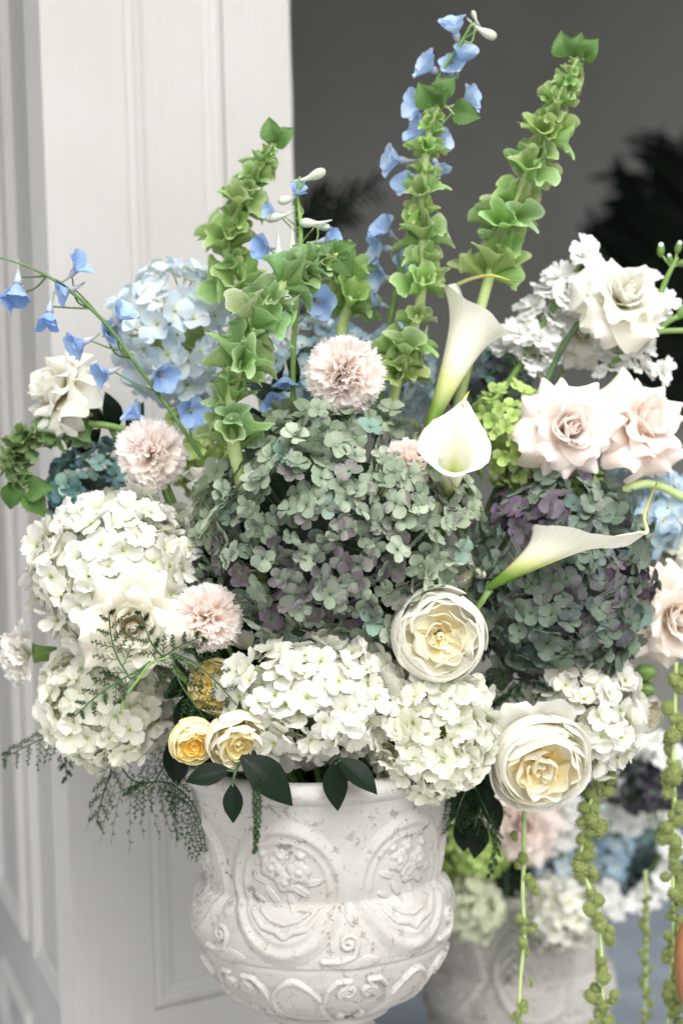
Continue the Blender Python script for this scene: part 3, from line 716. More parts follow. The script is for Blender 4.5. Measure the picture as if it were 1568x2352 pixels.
def calyx(t, Rr, seed, drop=0.0):
    mb = MB(); blob((0, 0, -.10 * Rr + drop), (.2 * Rr, .2 * Rr, .2 * Rr), mb, 10, 6); obj('hip', mb.mesh('hip', M['stem']), t)
    if 'sep' not in RM: RM['sep'] = tmesh('sepal', sheet(1, .3, [95, 110, 140, 150], [.6, 1, .9, .6, .3, .08], .3, 5, 8, .05, 2, .03, 2, seed=4), M['sepal'])
    for k in range(5): obj('sepal', RM['sep'], t, Matrix.Translation((0, 0, -.05 * Rr + drop)) @ Matrix.Rotation(k * 1.2566 + seed, 4, 'Z') @ Matrix.Scale(.55 * Rr, 4))
def star_rose(label, px, py, r, y, axis, mat, seed=0, color=None, up=None, stem=True, via=None, group='reflexed roses', open_=1.0, end=None, stem_mat='stem'):
    Rr = r * S(y); key = ('s', mat, round(Rr, 3))
    if key not in RM: RM[key] = star_meshes(mat, Rr, 11)
    mm = RM[key]; rg = random.Random(seed + 5); c = P(px, py, y); ax = axis
    t = thing('rose', label, 'rose', frame(c - ax * Rr * .35, ax, up), group)
    col = color or (.85, .84, .78)
    def ring(kind, n, z, a0, j, til=0.0):
        for k in range(n):
            a = a0 + 2 * math.pi * k / n + rg.uniform(-j, j)
            m4 = Matrix.Translation((0, 0, z * Rr)) @ Matrix.Rotation(a, 4, 'Z') @ Matrix.Rotation(til + rg.uniform(-.1, .1), 4, 'Y') @ Matrix.Rotation(rg.uniform(-.12, .12), 4, 'X') @ Matrix.Scale(rg.uniform(.9, 1.08), 4)
            kk = 1 + rg.uniform(-.03, .03)
            obj('petal', mm[kind][rg.randrange(len(mm[kind]))], t, m4, tuple(v * kk for v in col))
    hk = ('heart', mat, round(Rr, 3))
    if hk not in RM: RM[hk] = tmesh('petal', revsheet([(.02 * Rr, .2 * Rr), (.09 * Rr, .4 * Rr), (.075 * Rr, .58 * Rr), (.012 * Rr, .70 * Rr)], 3.4, 17, 8, .01 * Rr, .05, .08, 5), M[mat])
    for q in range(2): obj('petal', RM[hk], t, Matrix.Rotation(q * 2.6, 4, 'Z') @ Matrix.Scale(1 - .15 * q, 4), col)
    ring('core', 4, .02, 0, .3); ring('in', 5, 0, .4, .2, .0); ring('in', 5, -.02, 1.0, .2, .16 * open_); ring('mid', 4, -.03, .2, .25, -.06); ring('mid', 4, -.05, .95, .25, .12 * open_)
    ring('out', 4, -.07, .1, .3, -.03); ring('out', 4, -.09, .8, .3, .14 * open_); ring('low', 4, -.11, .4, .3, 0)
    calyx(t, Rr, seed, -.1 * Rr)
    if stem: stem_to(t, c - ax * Rr * .6, via=via, r=.0032, mat=stem_mat, end=end)
    return t
def cup_meshes(mat, Rr, seed, op=1.0):
    o = []
    for k, (ro, h, wrp) in enumerate([(1.0, .82, .95), (.97, .87, .9), (.93, .92, .85), (.87, .95, .8), (.79, .97, .75), (.69, .97, .75), (.57, .95, .8), (.44, .91, .85), (.30, .87, .95), (.16, .83, 1.2)]):
        for v in range(2):
            lip = (.09 if k < 3 else .05) * Rr * (1 - .7 * v)
            f0 = -.05 if k < 2 else (h - .55 if k < 4 else h - .40)
            prof = [(.10 * Rr, f0 * Rr), (ro * .72 * Rr, (f0 + .06) * Rr), (ro * 1.0 * Rr, (max(.28, f0 + .14) if k < 2 else f0 + .14) * Rr), (ro * 1.03 * Rr, (max(.5, f0 + .22) if k < 2 else f0 + .22) * Rr), (ro * (.92 if k < 3 else .93) * (1 + (op - 1) * .5) * Rr, (h - .1) * Rr), (ro * (.78 if k < 3 else .80) * op * Rr, h * Rr)]
            o.append(tmesh('petal', revsheet(prof, wrp * (1.0 if v else .75), 17, 9, lip, .03 + .010 * k, .30, seed + k * 3 + v, 1.6 + .12 * k), M[mat]))
    return o
def cup_rose(label, px, py, r, y, axis, mat, seed=0, inner=None, op=1.0, mess=1.0, up=None, stem=True, via=None, group='cupped garden roses', loose=0, end=None, layers=10):
    Rr = r * S(y); inner = inner or mat
    for q in {mat, inner}:
        key = ('c', q, round(Rr, 3), op)
        if key not in RM: RM[key] = cup_meshes(q, Rr, 40, op)
    A_, B_ = RM[('c', mat, round(Rr, 3), op)], RM[('c', inner, round(Rr, 3), op)]
    rg = random.Random(seed + 50); c = P(px, py, y)
    t = thing('rose', label, 'rose', frame(c - axis * Rr * .45, axis, up), group)
    for k in range(layers):
        n = 5 if k < 5 else (5 if k < 7 else 4)
        for q in range(n):
            a = 2 * math.pi * q / n + k * .9 + rg.uniform(-.25, .25)
            src = A_ if k < (6 if mess < 1.5 else 4) else B_
            m4 = Matrix.Translation((rg.uniform(-.03, .03) * Rr, rg.uniform(-.03, .03) * Rr, rg.uniform(-.03, .03) * Rr)) @ Matrix.Rotation(a, 4, 'Z') @ Matrix.Rotation(rg.uniform(-.08, .12) * (1 if k < 3 else 1.3) * mess, 4, 'Y') @ Matrix.Rotation(rg.uniform(-.08, .08) * mess, 4, 'X') @ Matrix.Scale(rg.uniform(.95, 1.04), 4)
            obj('petal', src[k * 2 + rg.randrange(2)], t, m4)
    hk = ('heart', inner, round(Rr, 3))
    if hk not in RM: RM[hk] = tmesh('petal', revsheet([(.02 * Rr, .4 * Rr), (.10 * Rr, .55 * Rr), (.08 * Rr, .70 * Rr), (.012 * Rr, .80 * Rr)], 3.4, 17, 8, .01 * Rr, .05, .08, 5), M[inner])
    obj('petal', RM[hk], t)
    if loose:                       # guard petals fallen open at the back
        key = ('g', mat, round(Rr, 3))
        if key not in RM:
            RM[key] = [tmesh('petal', sheet(Rr * 1.72, Rr * 1.2, [100, 78, 50, 42 + 16 * k, 80 + 22 * k], [.35, .75, .98, 1.0, .95, .8, .5], .9, 11, 10, .22, 1.7, .03, 2, .9, .55, seed=70 + k, tipcup=.35), M[mat]) for k in range(2)]
        for q in range(loose):
            a = q * .85 - .5 + rg.uniform(-.1, .1)
            obj('petal', RM[key][q % 2], t, Matrix.Translation((0, 0, -.08 * Rr)) @ Matrix.Rotation(a, 4, 'Z') @ Matrix.Rotation(.12, 4, 'Y'))
    calyx(t, Rr, seed, -.06 * Rr)
    if stem: stem_to(t, c - axis * Rr * .6, via=via, r=.0032, end=end)
    return t

star_rose('white reflexed rose on a bare stem, over the green trailing sprig at the left', 118, 890, 88, .04, A(-.75, .45, .35), 'rose_white', 1, via=[P(200, 955, .06), P(275, 1020, .07)])
star_rose('wide open white rose with pointed petals behind the fern sprig', 305, 1440, 108, -.125, A(.12, .0, 1), 'rose_cream2', 2)
cup_rose('cream garden rose with swirled golden heart below the big dusty green hydrangea', 1008, 1460, 106, -.105, A(.10, .08, 1), 'rose_white', 3, 'rose_cream', 1.1, loose=0)
cup_rose('large full cream rose nodding beside the urn with loose guard petals on top', 1240, 1752, 108, -.06, A(.15, -.30, .92), 'rose_white', 4, 'rose_cream', 1.18, 1.9, up=A(-.25, 1, 0), loose=3)
star_rose('white reflexed rose standing highest among the white stocks', 1440, 672, 96, .07, A(.30, .55, .75), 'rose_white', 5, via=[P(1375, 725, .08), P(1260, 860, .09)], stem_mat='stem_dark')
star_rose('blush pink rose with pointed reflexed petals above the lime hydrangea', 1315, 985, 102, .0, A(.18, .12, .95), 'rose_pink', 6, (.95, .87, .825))
star_rose('blush pink rose tilting away beside another blush rose, over the sky blue hydrangea', 1490, 965, 104, .045, A(.55, .45, .7), 'rose_pink', 7, (.97, .86, .80))
star_rose('peach tinted rose drooping beside the dark green and violet hydrangea', 1562, 1425, 105, .03, A(.35, -.1, .9), 'rose_pink', 8, (.95, .88, .79))
cup_rose('small yellow spray rose at the end of the dark leaves, smallest of the yellow ones', 440, 1702, 55, -.125, A(.22, -.35, .9), 'rose_yellow', 9, 'rose_amber', 1.12)
cup_rose('pale yellow garden rose with apricot heart touching the small yellow one', 546, 1700, 74, -.125, A(.15, -.38, .9), 'rose_cream', 10, 'rose_yellow', 1.12)
cup_rose('deep yellow rose half hidden by fern under the peach carnation', 497, 1574, 62, -.085, A(-.2, .1, .95), 'rose_yellow', 11, 'rose_yellow', 1.25)
star_rose('cream rose half hidden behind the stem of the highest white rose', 1345, 752, 76, .13, A(.1, .2, 1), 'rose_white', 12, (.86, .83, .68))
star_rose('white rose half hidden between pale sage hydrangea and olive hydrangea', 487, 1125, 58, .045, A(-.2, .2, 1), 'rose_white', 13)
cup_rose('small white spray rose half hidden by the dusty green hydrangea, next to its bud', 1064, 1318, 34, .0, A(.4, .1, .9), 'rose_white', 14)
cup_rose('greenish white spray rose against the urn rim under the white hydrangea', 710, 1728, 44, -.09, A(0, -.4, .9), 'rose_white', 15)
cup_rose('cream spray rose squeezed between white hydrangea and hanging amaranth strand', 1482, 1640, 48, .06, A(.6, .1, .8), 'rose_white', 16, 'rose_cream')

def rose_bud(label, px, py, r, y, axis, mat):
    Rr = r * S(y); c = P(px, py, y); t = thing('rose_bud', label, 'rose bud', frame(c, axis), 'closed rose buds')
    mb = MB(); blob((0, 0, .1 * Rr), (.72 * Rr, .72 * Rr, 1.05 * Rr), mb, 12, 8); obj('bud', mb.mesh('bud', M[mat]), t)
    for k in range(5):
        V, F, U = revsheet([(.2 * Rr, -1.0 * Rr), (.74 * Rr, -.3 * Rr), (.80 * Rr, .3 * Rr), (.5 * Rr, 1.1 * Rr)], .5, 5, 7, 0, .02, .7, k)
        obj('sepal', mesh('sepal', V, F, U, M['sepal']), t, Matrix.Rotation(k * 1.2566, 4, 'Z'))
    mb = MB(); blob((0, 0, -.95 * Rr), (.42 * Rr,) * 3, mb, 8, 5); obj('hip', mb.mesh('hip', M['stem']), t)
    stem_to(t, c - axis * Rr, r=.0016)
rose_bud('tiny closed white rose bud beside the base of the sideways calla', 1101, 1318, 20, -.015, A(.3, -.1, .9), 'rose_white')
rose_bud('upper green rose bud of the pair beside the white hydrangea', 1478, 1545, 26, .04, A(.8, .1, .4), 'sepal')
rose_bud('lower green rose bud of the pair beside the white hydrangea', 1476, 1582, 25, .045, A(.8, -.1, .4), 'sepal')

# ------------------------------------------------------------------ carnations
def fan(L, seed, wide=1.05):
    return sheet(L, L * wide, [0, 4, 12, 28], [.10, .14, .28, .58, .88, 1.04, 1.08], .4, 25, 9, .10, 2, .10, 3.0, 0, .5, .085, 0, seed)
CM = {}
def carnation(label, px, py, r, y, axis, mat='carn', seed=0, n=64, color=(.97, .89, .84), group='ruffled carnations', stem=True, spread=1.0, end=None):
    Rr = r * S(y); key = (mat, round(Rr, 3))
    if key not in CM: CM[key] = [tmesh('petal', fan(Rr, k + 3), M[mat]) for k in range(6)]
    rg = random.Random(seed + 9); c = P(px, py, y)
    t = thing('carnation', label, 'carnation', frame(c - axis * Rr * .25, axis), group); ga = math.pi * (3 - 5 ** .5)
    for k in range(n):
        q = (k + .5) / n; pol = (q ** .62) * R(102) * spread; az = ga * k + rg.uniform(-.2, .2)
        d = Vector((math.sin(pol) * math.cos(az), math.sin(pol) * math.sin(az), math.cos(pol)))
        sp = rg.uniform(0, 6.28) if pol < R(55) else rg.uniform(-.5, .5)
        hint = Vector((0, 0, -1)) if pol > .2 else Vector((1, 0, 0))
        m4 = frame((0, 0, 0), d, hint) @ Matrix.Rotation(sp, 4, 'Z') @ Matrix.Scale(rg.uniform(.80, 1.06) * (.90 if pol < R(40) else 1.02), 4)
        cc = mix(color, (.97, .945, .93), min(1, max(0, q * .9 + rg.uniform(-.25, .15))))
        obj('petal', CM[key][rg.randrange(6)], t, m4, cc)
    V, F, U = revsheet([(.05 * Rr, -.85 * Rr), (.2 * Rr, -.8 * Rr), (.24 * Rr, -.3 * Rr), (.30 * Rr, -.05 * Rr)], math.pi * 1.05, 17, 8, .04 * Rr, .03, .1, seed)
    obj('calyx', mesh('calyx', V, F, U, M['sepal']), t)
    if stem: stem_to(t, c - axis * Rr * .95, r=.0025, mat='stem', end=end)
    return t
carnation('blush carnation perched on top of the big dusty green hydrangea', 792, 855, 90, -.045, A(.0, .25, .95), seed=1)
carnation('blush carnation above the large white hydrangea at the left', 345, 1042, 83, -.02, A(-.05, .1, 1), seed=2)
carnation('peach carnation wedged between open white rose and dusty green hydrangea', 474, 1420, 82, -.105, A(-.05, .0, 1), seed=3, color=(.97, .85, .77))
carnation('peach carnation peeping out behind the upright open calla lily', 938, 1068, 60, -.095, A(.1, .1, 1), seed=4, color=(.97, .80, .68))
carnation('white carnation seen from the side with green calyx, sticking out left', 52, 1502, 78, .02, A(-.92, .05, .25), 'carn_white', 5, 44, (.88, .85, .80), spread=.62)

# ------------------------------------------------------------------ calla lilies
def calla(label, base, mouth, y0, y1, rad, axis_tip, tail_px, seed=0, oblique=.22, tip=.5, flare=.35, stem=True, group='calla lilies', curl=0.0, via=None):
    """funnel spathe wrapped round on itself; axis_tip = side of the mouth that carries the pointed tip"""
    b = P(base[0], base[1], y0); mth = P(mouth[0], mouth[1], y1); ax = (mth - b); L = ax.length; ax.normalize(); Rm = rad * S(y1)
    t = thing('calla_lily', label, 'calla lily', frame(b, ax, axis_tip), group)
    nu, nv = 49, 26; V = []; U = []
    for j in range(nv):
        v = j / (nv - 1)
        for i in range(nu):
            th = (-1.12 + 2.24 * i / (nu - 1)) * math.pi
            e = math.cos(th)                                    # 1 on the tip side, -1 at the overlap
            Lt = L * (1 + oblique * e) + tip * Rm * math.exp(-(th / .42) ** 2)
            prof = .15 + .42 * v ** 1.1 + .28 * v ** 2.5 + .15 * v ** 6
            r = Rm * prof * (1 + .035 * th / math.pi) * (1 + .03 * math.sin(3 * th + seed))
            fl = max(0, (v - .72) / .28) ** 2
            r += Rm * flare * fl * (.55 + .45 * abs(math.sin(th * .5 + .4)) ) * (1 if e > -.4 else .8)
            z = Lt * v - Rm * flare * .45 * fl * (1 if e < .6 else .3)
            pin = math.exp(-(th / .42) ** 2) * max(0, (v - .8) / .2) ** 1.5
            ang = th * (1 - .35 * pin)
            V.append((r * math.cos(ang), r * math.sin(ang), z + .02 * Rm * math.sin(5 * th + seed) * fl * 3)); U.append((i / (nu - 1), v))
    F = grid_faces(nu, nv)
    sp = obj('spathe', mesh('spathe', V, F, U, M['calla']), t)
    tipv = Vector(V[(nv - 1) * nu + nu // 2]); prev = Vector(V[(nv - 3) * nu + nu // 2])
    tl = [t.matrix_world.inverted() @ P(q[0], q[1], q[2]) for q in tail_px]
    obj('tail', tube(catmull([prev.lerp(tipv, .3), tipv] + tl, 16), [.0012, .0020, .0016, .0012, .0005], 7).mesh('tail', M['calla_tip']), t)
    mb = tube([(0, 0, L * .12), (0, 0, L * .3), (0, 0, L * .46)], [.003, .004, .0022], 8); obj('spadix', mb.mesh('spadix', M['spadix']), t)
    stem_to(t, b + ax * .004, r=Rm * .13, mat='stem', via=via)
    return t
calla('tall white calla lily flushed green at its base, rising beside the green bells', (978, 1000), (1098, 705), -.02, .025, 74, A(-.25, .6, -.75), [(1120, 632, -.005), (1185, 648, -.01)], 1, .10, .35, .30)
calla('white calla lily opening towards the viewer above the purple hydrangea', (1028, 1160), (1050, 1015), -.065, -.10, 64, A(.2, .8, -.55), [(1077, 898, -.06)], 2, .15, .6, .38)
calla('white calla lily lying sideways with a long curled tip', (1122, 1350), (1335, 1228), -.07, -.095, 62, A(.35, -.65, .5), [(1480, 1180, -.10), (1508, 1108, -.10)], 3, .34, .9, .28)
cs = thing('calla_lily', 'arched pale green calla stalk crossing the sky blue hydrangea', 'calla lily', P(1405, 1145, .05))
o = obj('stem', tube(catmull([P(1300, 1230, .06), P(1400, 1150, .05), P(1450, 1118, .05), P(1510, 1115, .06), P(1600, 1160, .08)], 20), .0042, 9).mesh('stem', M['stem_pale']), cs); o.matrix_local = cs.matrix_world.inverted()

# ------------------------------------------------------------------ bells of Ireland
def bell_tuple(seed):
    rg = random.Random(seed); nu, nv = 36, 10; V = []; U = []
    sq = rg.uniform(.5, .9); p1, p2, p3 = rg.uniform(0, 6.28), rg.uniform(0, 6.28), rg.uniform(0, 6.28)
    for j in range(nv):
        v = j / (nv - 1); r = .10 + .58 * v ** .8 + .22 * v ** 3
        for i in range(nu):
            a = 2 * math.pi * i / nu
            lobe = .26 * v ** 3 * ((1 - abs(math.sin(2.5 * a + p1))) ** 1.5 - .3)          # five pointed angles on the rim
            wav = v ** 2 * (.22 * math.sin(2 * a + p1) + .14 * math.sin(3 * a + p2))
            fold = v ** 1.5 * (.20 * math.sin(3 * a + p2) + .15 * math.sin(5 * a + p3) + .05 * math.sin(9 * a + p1))
            rr_ = r * (1 + lobe + fold)
            V.append((rr_ * math.cos(a), rr_ * sq * math.sin(a), 1.6 * v - .25 * v ** 4 + wav)); U.append((i / nu, v))
    return V, grid_faces(nu, nv, True), U
_m = MB()
for _k in range(4): blob((.10 * math.cos(_k * 1.57), .10 * math.sin(_k * 1.57), .55), (.10, .07, .16), _m, 6, 4)
COROLLA = _m.mesh('corolla', M['stock'])
BELLS = [tmesh('bell', bell_tuple(k), M['bell']) for k in range(8)]
def leaf_tuple(seed, L=1.0, wd=.95, teeth=True, fold=.5):
    nu = 9; nv = 15; rg = random.Random(seed); V = []; U = []
    pr = [.25, .75, .97, 1.0, .93, .8, .6, .32, .05] if teeth else [.12, .5, .8, .97, 1.0, .9, .68, .38, .03]
    for j in range(nv):
        v = j / (nv - 1); hw = wd / 2 * np.interp(v, np.linspace(0, 1, len(pr)), pr)
        if teeth: hw *= 1 + (.11 if j % 2 else -.03)
        for i in range(nu):
            u = -1 + 2 * i / (nu - 1)
            z = .10 * math.sin(v * 3 + seed) * v + fold * abs(u) * hw - .25 * v * v + (.04 * math.sin(9 * v + abs(u) * 5 + seed) * abs(u) if teeth else .01 * math.sin(5 * v + seed))
            V.append((v * L, u * hw, z)); U.append((u * .5 + .5, v))
    return V, grid_faces(nu, nv), U
TLEAF = [tmesh('leaf', leaf_tuple(k), M['leaf_mid']) for k in range(3)]
BELLTINT = {'fresh': (1.2, 1.22, 1.15), 'sage': (1.05, 1.08, 1.2), 'deep': (.50, .55, .50)}
def at_path(pts, t):
    f = t * (len(pts) - 1); k = min(int(f), len(pts) - 2); return pts[k].lerp(pts[k + 1], f - k), (pts[min(k + 1, len(pts) - 1)] - pts[max(k - 1, 0)]).normalized()
def bells(label, path, whorls, leaves=(), seed=0, tint='fresh', r_stem=.004, mat='stem_pale', group='bells of Ireland stems', el=38, root=True):
    """path: (px, py, y) from the foot up; whorls: (t, bell size px, count); leaves: (px, py, y, size, right, up, toward)"""
    pts = catmull([P(*p) for p in path], 40); rg = random.Random(seed)
    t = thing('bells_of_ireland', label, 'bells of Ireland', Matrix.Translation(pts[0]), group); inv = t.matrix_world.inverted()
    full = ([ANCHOR + Vector(((pts[0].x - ANCHOR.x) * .3, .02, .05))] if root else []) + pts
    obj('stem', tube(full, [r_stem * 1.1, r_stem * 1.1, r_stem, r_stem * .9, r_stem * .5], 8).mesh('stem', M[mat]), t, inv)
    ws = list(whorls)
    for a_, b_ in zip(whorls[:-1], whorls[1:]):                    # looser whorl between neighbours on the upper stem
        if a_[1] > 18 and (b_[0] - a_[0]) > .085: ws.append(((a_[0] + b_[0]) / 2, (a_[1] + b_[1]) * .36, 4))
    for (tt, sz, n) in ws:
        c, d = at_path(pts, tt); s = sz * S(path[0][2]) ; ph = rg.uniform(0, 6.28)
        x = d.orthogonal().normalized(); y_ = d.cross(x)
        for k in range(n):
            a = ph + 2 * math.pi * k / n + rg.uniform(-.2, .2); o_ = x * math.cos(a) + y_ * math.sin(a)
            e = R(el + 2 + rg.uniform(-26, 20)); ax = (o_ * math.cos(e) + d * math.sin(e)).normalized()
            s_ = s * .9; m4 = inv @ frame(c + o_ * r_stem * .5 + d * rg.uniform(-.45, .15) * s, ax, d.cross(o_) if rg.random() < .35 else d, s_ * rg.uniform(.9, 1.2))
            b = obj('bell', BELLS[rg.randrange(8)], t, m4, tuple(v * rg.uniform(.85, 1.12) for v in BELLTINT[tint]))
            if sz > 26 and rg.random() < .3: obj('corolla', COROLLA, b, Matrix.Scale(.75, 4))
    for (lx, ly, yy, sz, r_, u_, tw) in leaves:
        c = P(lx, ly, yy); dr = A(r_, u_, tw); s = sz * S(yy)
        tipn = (A(-u_ * .3, .3, 1.0))
        m = frame(c, tipn - dr * tipn.dot(dr), dr, s); obj('leaf', TLEAF[rg.randrange(3)], t, inv @ m)
        q, _ = at_path(pts, .97); obj('leaf_stalk', tube([q, c.lerp(q, .4) + Vector((0, 0, .002)), c + dr * .002], .0009, 5).mesh('leaf_stalk', M['stem_pale']), t, inv)
    return t
bells('pale green bell stem leaning right in front of the white door, topped with leaf pair', [(585, 760, .07), (545, 650, .065), (520, 560, .06), (560, 450, .06), (605, 370, .06), (630, 320, .06)],
      [(.18, 46, 6), (.40, 44, 6), (.57, 37, 6), (.70, 28, 6), (.80, 20, 5), (.88, 12, 5), (.95, 8, 4)], [(628, 322, .055, 52, -.25, 1, .2), (632, 335, .058, 58, .75, .75, .3)], 1, 'fresh', .0042)
bells('thick curved stem of ruffled sage bells bending over in front of the bouquet', [(538, 1030, -.075), (528, 940, -.08), (552, 830, -.085), (592, 735, -.08), (650, 655, -.075), (720, 608, -.07), (775, 588, -.065)],
      [(.03, 50, 6), (.20, 42, 5), (.33, 52, 7), (.50, 52, 7), (.67, 46, 7), (.80, 34, 6), (.88, 22, 5), (.94, 14, 5)], [(772, 585, -.065, 50, .75, .5, .2), (768, 592, -.07, 58, .75, -.7, .2), (756, 585, -.06, 40, .3, .9, 0)], 2, 'sage', .0056, el=48)
bells('upright bell stem rising through the blue delphinium, with three leaves at its tip', [(905, 905, .02), (935, 800, .02), (965, 690, .02), (972, 560, .02), (970, 440, .02), (985, 310, .02), (1018, 215, .02)],
      [(.06, 44, 6), (.16, 44, 6), (.38, 40, 7), (.52, 38, 7), (.665, 34, 7), (.775, 28, 7), (.85, 20, 6), (.905, 13, 6), (.95, 9, 5)], [(990, 245, .015, 62, -.45, .85, .3), (1010, 225, .02, 58, .5, .85, .2), (1006, 240, .01, 46, .3, .5, .7), (1038, 262, .015, 64, 1, -.05, .3)], 3, 'fresh', .0046)
bells('bell stem leaning furthest right against the grey room, with large lower bells', [(1100, 720, .06), (1122, 640, .06), (1150, 540, .06), (1198, 430, .06), (1250, 310, .06), (1295, 200, .06), (1328, 130, .06)],
      [(.20, 50, 6), (.385, 50, 6), (.54, 46, 6), (.665, 40, 7), (.765, 31, 7), (.85, 22, 6), (.905, 14, 6), (.95, 9, 5)], [(1300, 130, .055, 58, -.25, 1, .3), (1325, 135, .06, 60, .1, 1, .2), (1338, 138, .055, 58, .5, .8, .4)], 4, 'fresh', .0046)
bells('short bell stem standing behind the topmost carnation', [(784, 820, .07), (786, 750, .07), (800, 690, .07), (790, 620, .075), (770, 575, .08)], [(.42, 46, 6), (.72, 38, 6), (.95, 24, 5)], [], 5, 'fresh', .005)
bells('drooping dark green bell stem trailing off at the left under a white rose', [(330, 1000, .06), (230, 975, .05), (130, 985, .04), (58, 1010, .035), (35, 1070, .03), (60, 1120, .03)],
      [(.25, 34, 6), (.42, 30, 6), (.55, 28, 6), (.64, 26, 7), (.72, 24, 7), (.80, 22, 7), (.87, 18, 6), (.93, 12, 5)], [(62, 1128, .03, 62, .9, .2, .4), (62, 1135, .03, 62, .75, -.8, .3), (30, 1110, .03, 60, -.1, -1, .1)], 6, 'deep', .003, mat='stem')

# ------------------------------------------------------------------ delphiniums
DP = [tmesh('petal', sheet(1, .92 + .1 * (k % 2), [34 + 10 * k, 30 + 10 * k, 36 + 10 * k, 62 + 10 * k], [.2, .5, .85, 1, 1, .88, .6], .75, 9, 9, .22, 2.2, .04, 2, seed=k + 60, r0=.04), M['delph']) for k in range(3)]
_mb = MB(); blob((0, 0, .14), (.09, .09, .12), _mb, 8, 5); DBEE = _mb.mesh('centre', M['bee'])
_mb = tube(catmull([(0, 0, .04), (0, 0, -.25), (.05, 0, -.55), (.16, 0, -.95)], 9), [.19, .17, .10, .075, .05], 7); DSPUR = _mb.mesh('flower', M['delph_spur'])
def bud_mesh(seed):
    mb = tube(catmull([(0, 0, .62), (0, 0, .5), (0, 0, .2), (0, 0, -.12), (.05, 0, -.5), (.20, 0, -1.0)], 14), [.02, .17, .24, .2, .1, .07, .03], 9); return mb.mesh('bud', M['delph_bud'])
DBUD = bud_mesh(0)
def delphinium(label, path, flowers, seed=0, cols=((.15, .33, .78), (.36, .52, .82)), group='blue delphinium stems', r=.0026, mat='stem', size=40, root=True, buds=()):
    """flowers: (px, py, y, size px, axis right, up, toward)"""
    pts = catmull([P(*p) for p in path], 40); rg = random.Random(seed + 3)
    t = thing('delphinium', label, 'delphinium', Matrix.Translation(pts[0]), group); inv = t.matrix_world.inverted()
    full = ([ANCHOR + Vector(((pts[0].x - ANCHOR.x) * .3, .02, .05))] if root else []) + pts
    obj('stem', tube(full, [r, r, r * .85, r * .4], 7).mesh('stem', M[mat]), t, inv)
    def pedicel(c, back):
        k = min(range(40), key=lambda i: (pts[i] - c).length); k2 = max(0, k - 4); a = pts[k2]
        obj('pedicel', tube(catmull([a, a.lerp(c, .55) + Vector((0, 0, -.006)) + back * .006, c], 8), [.0011, .0008], 5).mesh('pedicel', M[mat]), t, inv)
    for (px, py, y, sz, ar, au, at_) in flowers:
        s = sz * S(y) * 1.1; ax = A(ar, au, at_); c = P(px, py, y) - ax * s * .3
        fl = obj('flower', DSPUR, t, inv @ frame(c, ax, Vector((rg.uniform(-1, 1), rg.uniform(-1, 1), rg.uniform(.2, 1))), s))
        col = mix(cols[0], cols[1], rg.random())
        k0 = rg.randrange(2)
        for q in range(5): obj('petal', DP[(k0 + (q % 2)) % 3], fl, Matrix.Rotation(q * 1.2566 + rg.uniform(-.15, .15), 4, 'Z') @ Matrix.Rotation(rg.uniform(-.15, .2), 4, 'Y') @ Matrix.Scale(rg.uniform(.9, 1.12), 4), mix(col, mix(cols[0], cols[1], rg.uniform(-.2, 1.2)), .65))
        obj('centre', DBEE, fl)
        pedicel(c - ax * s * .25, -ax)
    for (px, py, y, sz, ar, au, at_) in buds:
        s = sz * S(y) * 1.15; ax = A(ar, au, at_); c = P(px, py, y)
        obj('bud', DBUD, t, inv @ frame(c, ax, Vector((0, 0, 1)), s)); pedicel(c - ax * s * .3, -ax)
    return t
y = -.02
delphinium('blue delphinium stem arching out to the left over the white door', [(500, 1110, -.02), (420, 985, -.02), (330, 860, -.02), (245, 745, -.02), (150, 660, -.02), (60, 610, -.02), (-25, 585, -.02)],
    [(38, 665, y, 50, -.1, -.9, .3), (20, 690, y + .01, 36, -.7, -.6, .2), (180, 612, y, 42, .6, .6, .3), (148, 668, y, 40, -.7, -.2, .4), (112, 730, y, 46, -.1, -.95, .3), (280, 722, y, 44, .5, .6, .3), (180, 790, y, 44, -.7, -.3, .4), (252, 765, y + .01, 36, .4, .2, .7),
     (238, 858, y, 40, -.7, -.2, .5), (372, 862, y, 48, .5, -.3, .8), (312, 952, y, 40, -.6, .5, .2), (440, 945, y + .02, 46, .3, -.2, .8)], 1, ((.26, .42, .74), (.52, .66, .85)), r=.0019, mat='stem_mid')
y = .07
delphinium('tall light blue delphinium spire entwined with the upright bell stem', [(885, 800, y), (905, 690, y), (935, 560, y), (955, 420, y), (985, 280, y), (1005, 180, y), (1050, 110, y), (1085, 50, y)],
    [(1043, 62, y, 44, -.25, .9, .3), (1062, 130, y, 42, .3, .7, .5), (982, 152, y, 44, -.8, .45, .3), (1036, 158, y, 40, .1, .6, .7), (957, 240, y, 44, -.7, .2, .5), (1078, 228, y, 42, .8, .3, .3), (962, 298, y, 44, -.7, .4, .4), (905, 366, y, 46, -.9, .1, .3), (1015, 322, y + .01, 34, .7, .1, .5),
     (1005, 385, y, 38, .3, -.8, .4), (932, 428, y, 38, -.4, .4, .6), (884, 525, y, 42, -.6, .6, .5), (868, 568, y, 44, -.9, .1, .3), (875, 638, y, 44, -.8, .1, .4), (862, 695, y, 44, -.7, .3, .4), (925, 600, y + .01, 32, .4, .1, .8)], 2, ((.40, .56, .78), (.62, .73, .85)),
    buds=[(1112, 72, y, 44, .8, -.45, .2), (1090, 38, y, 22, -.3, .9, 0)])
y = -.01
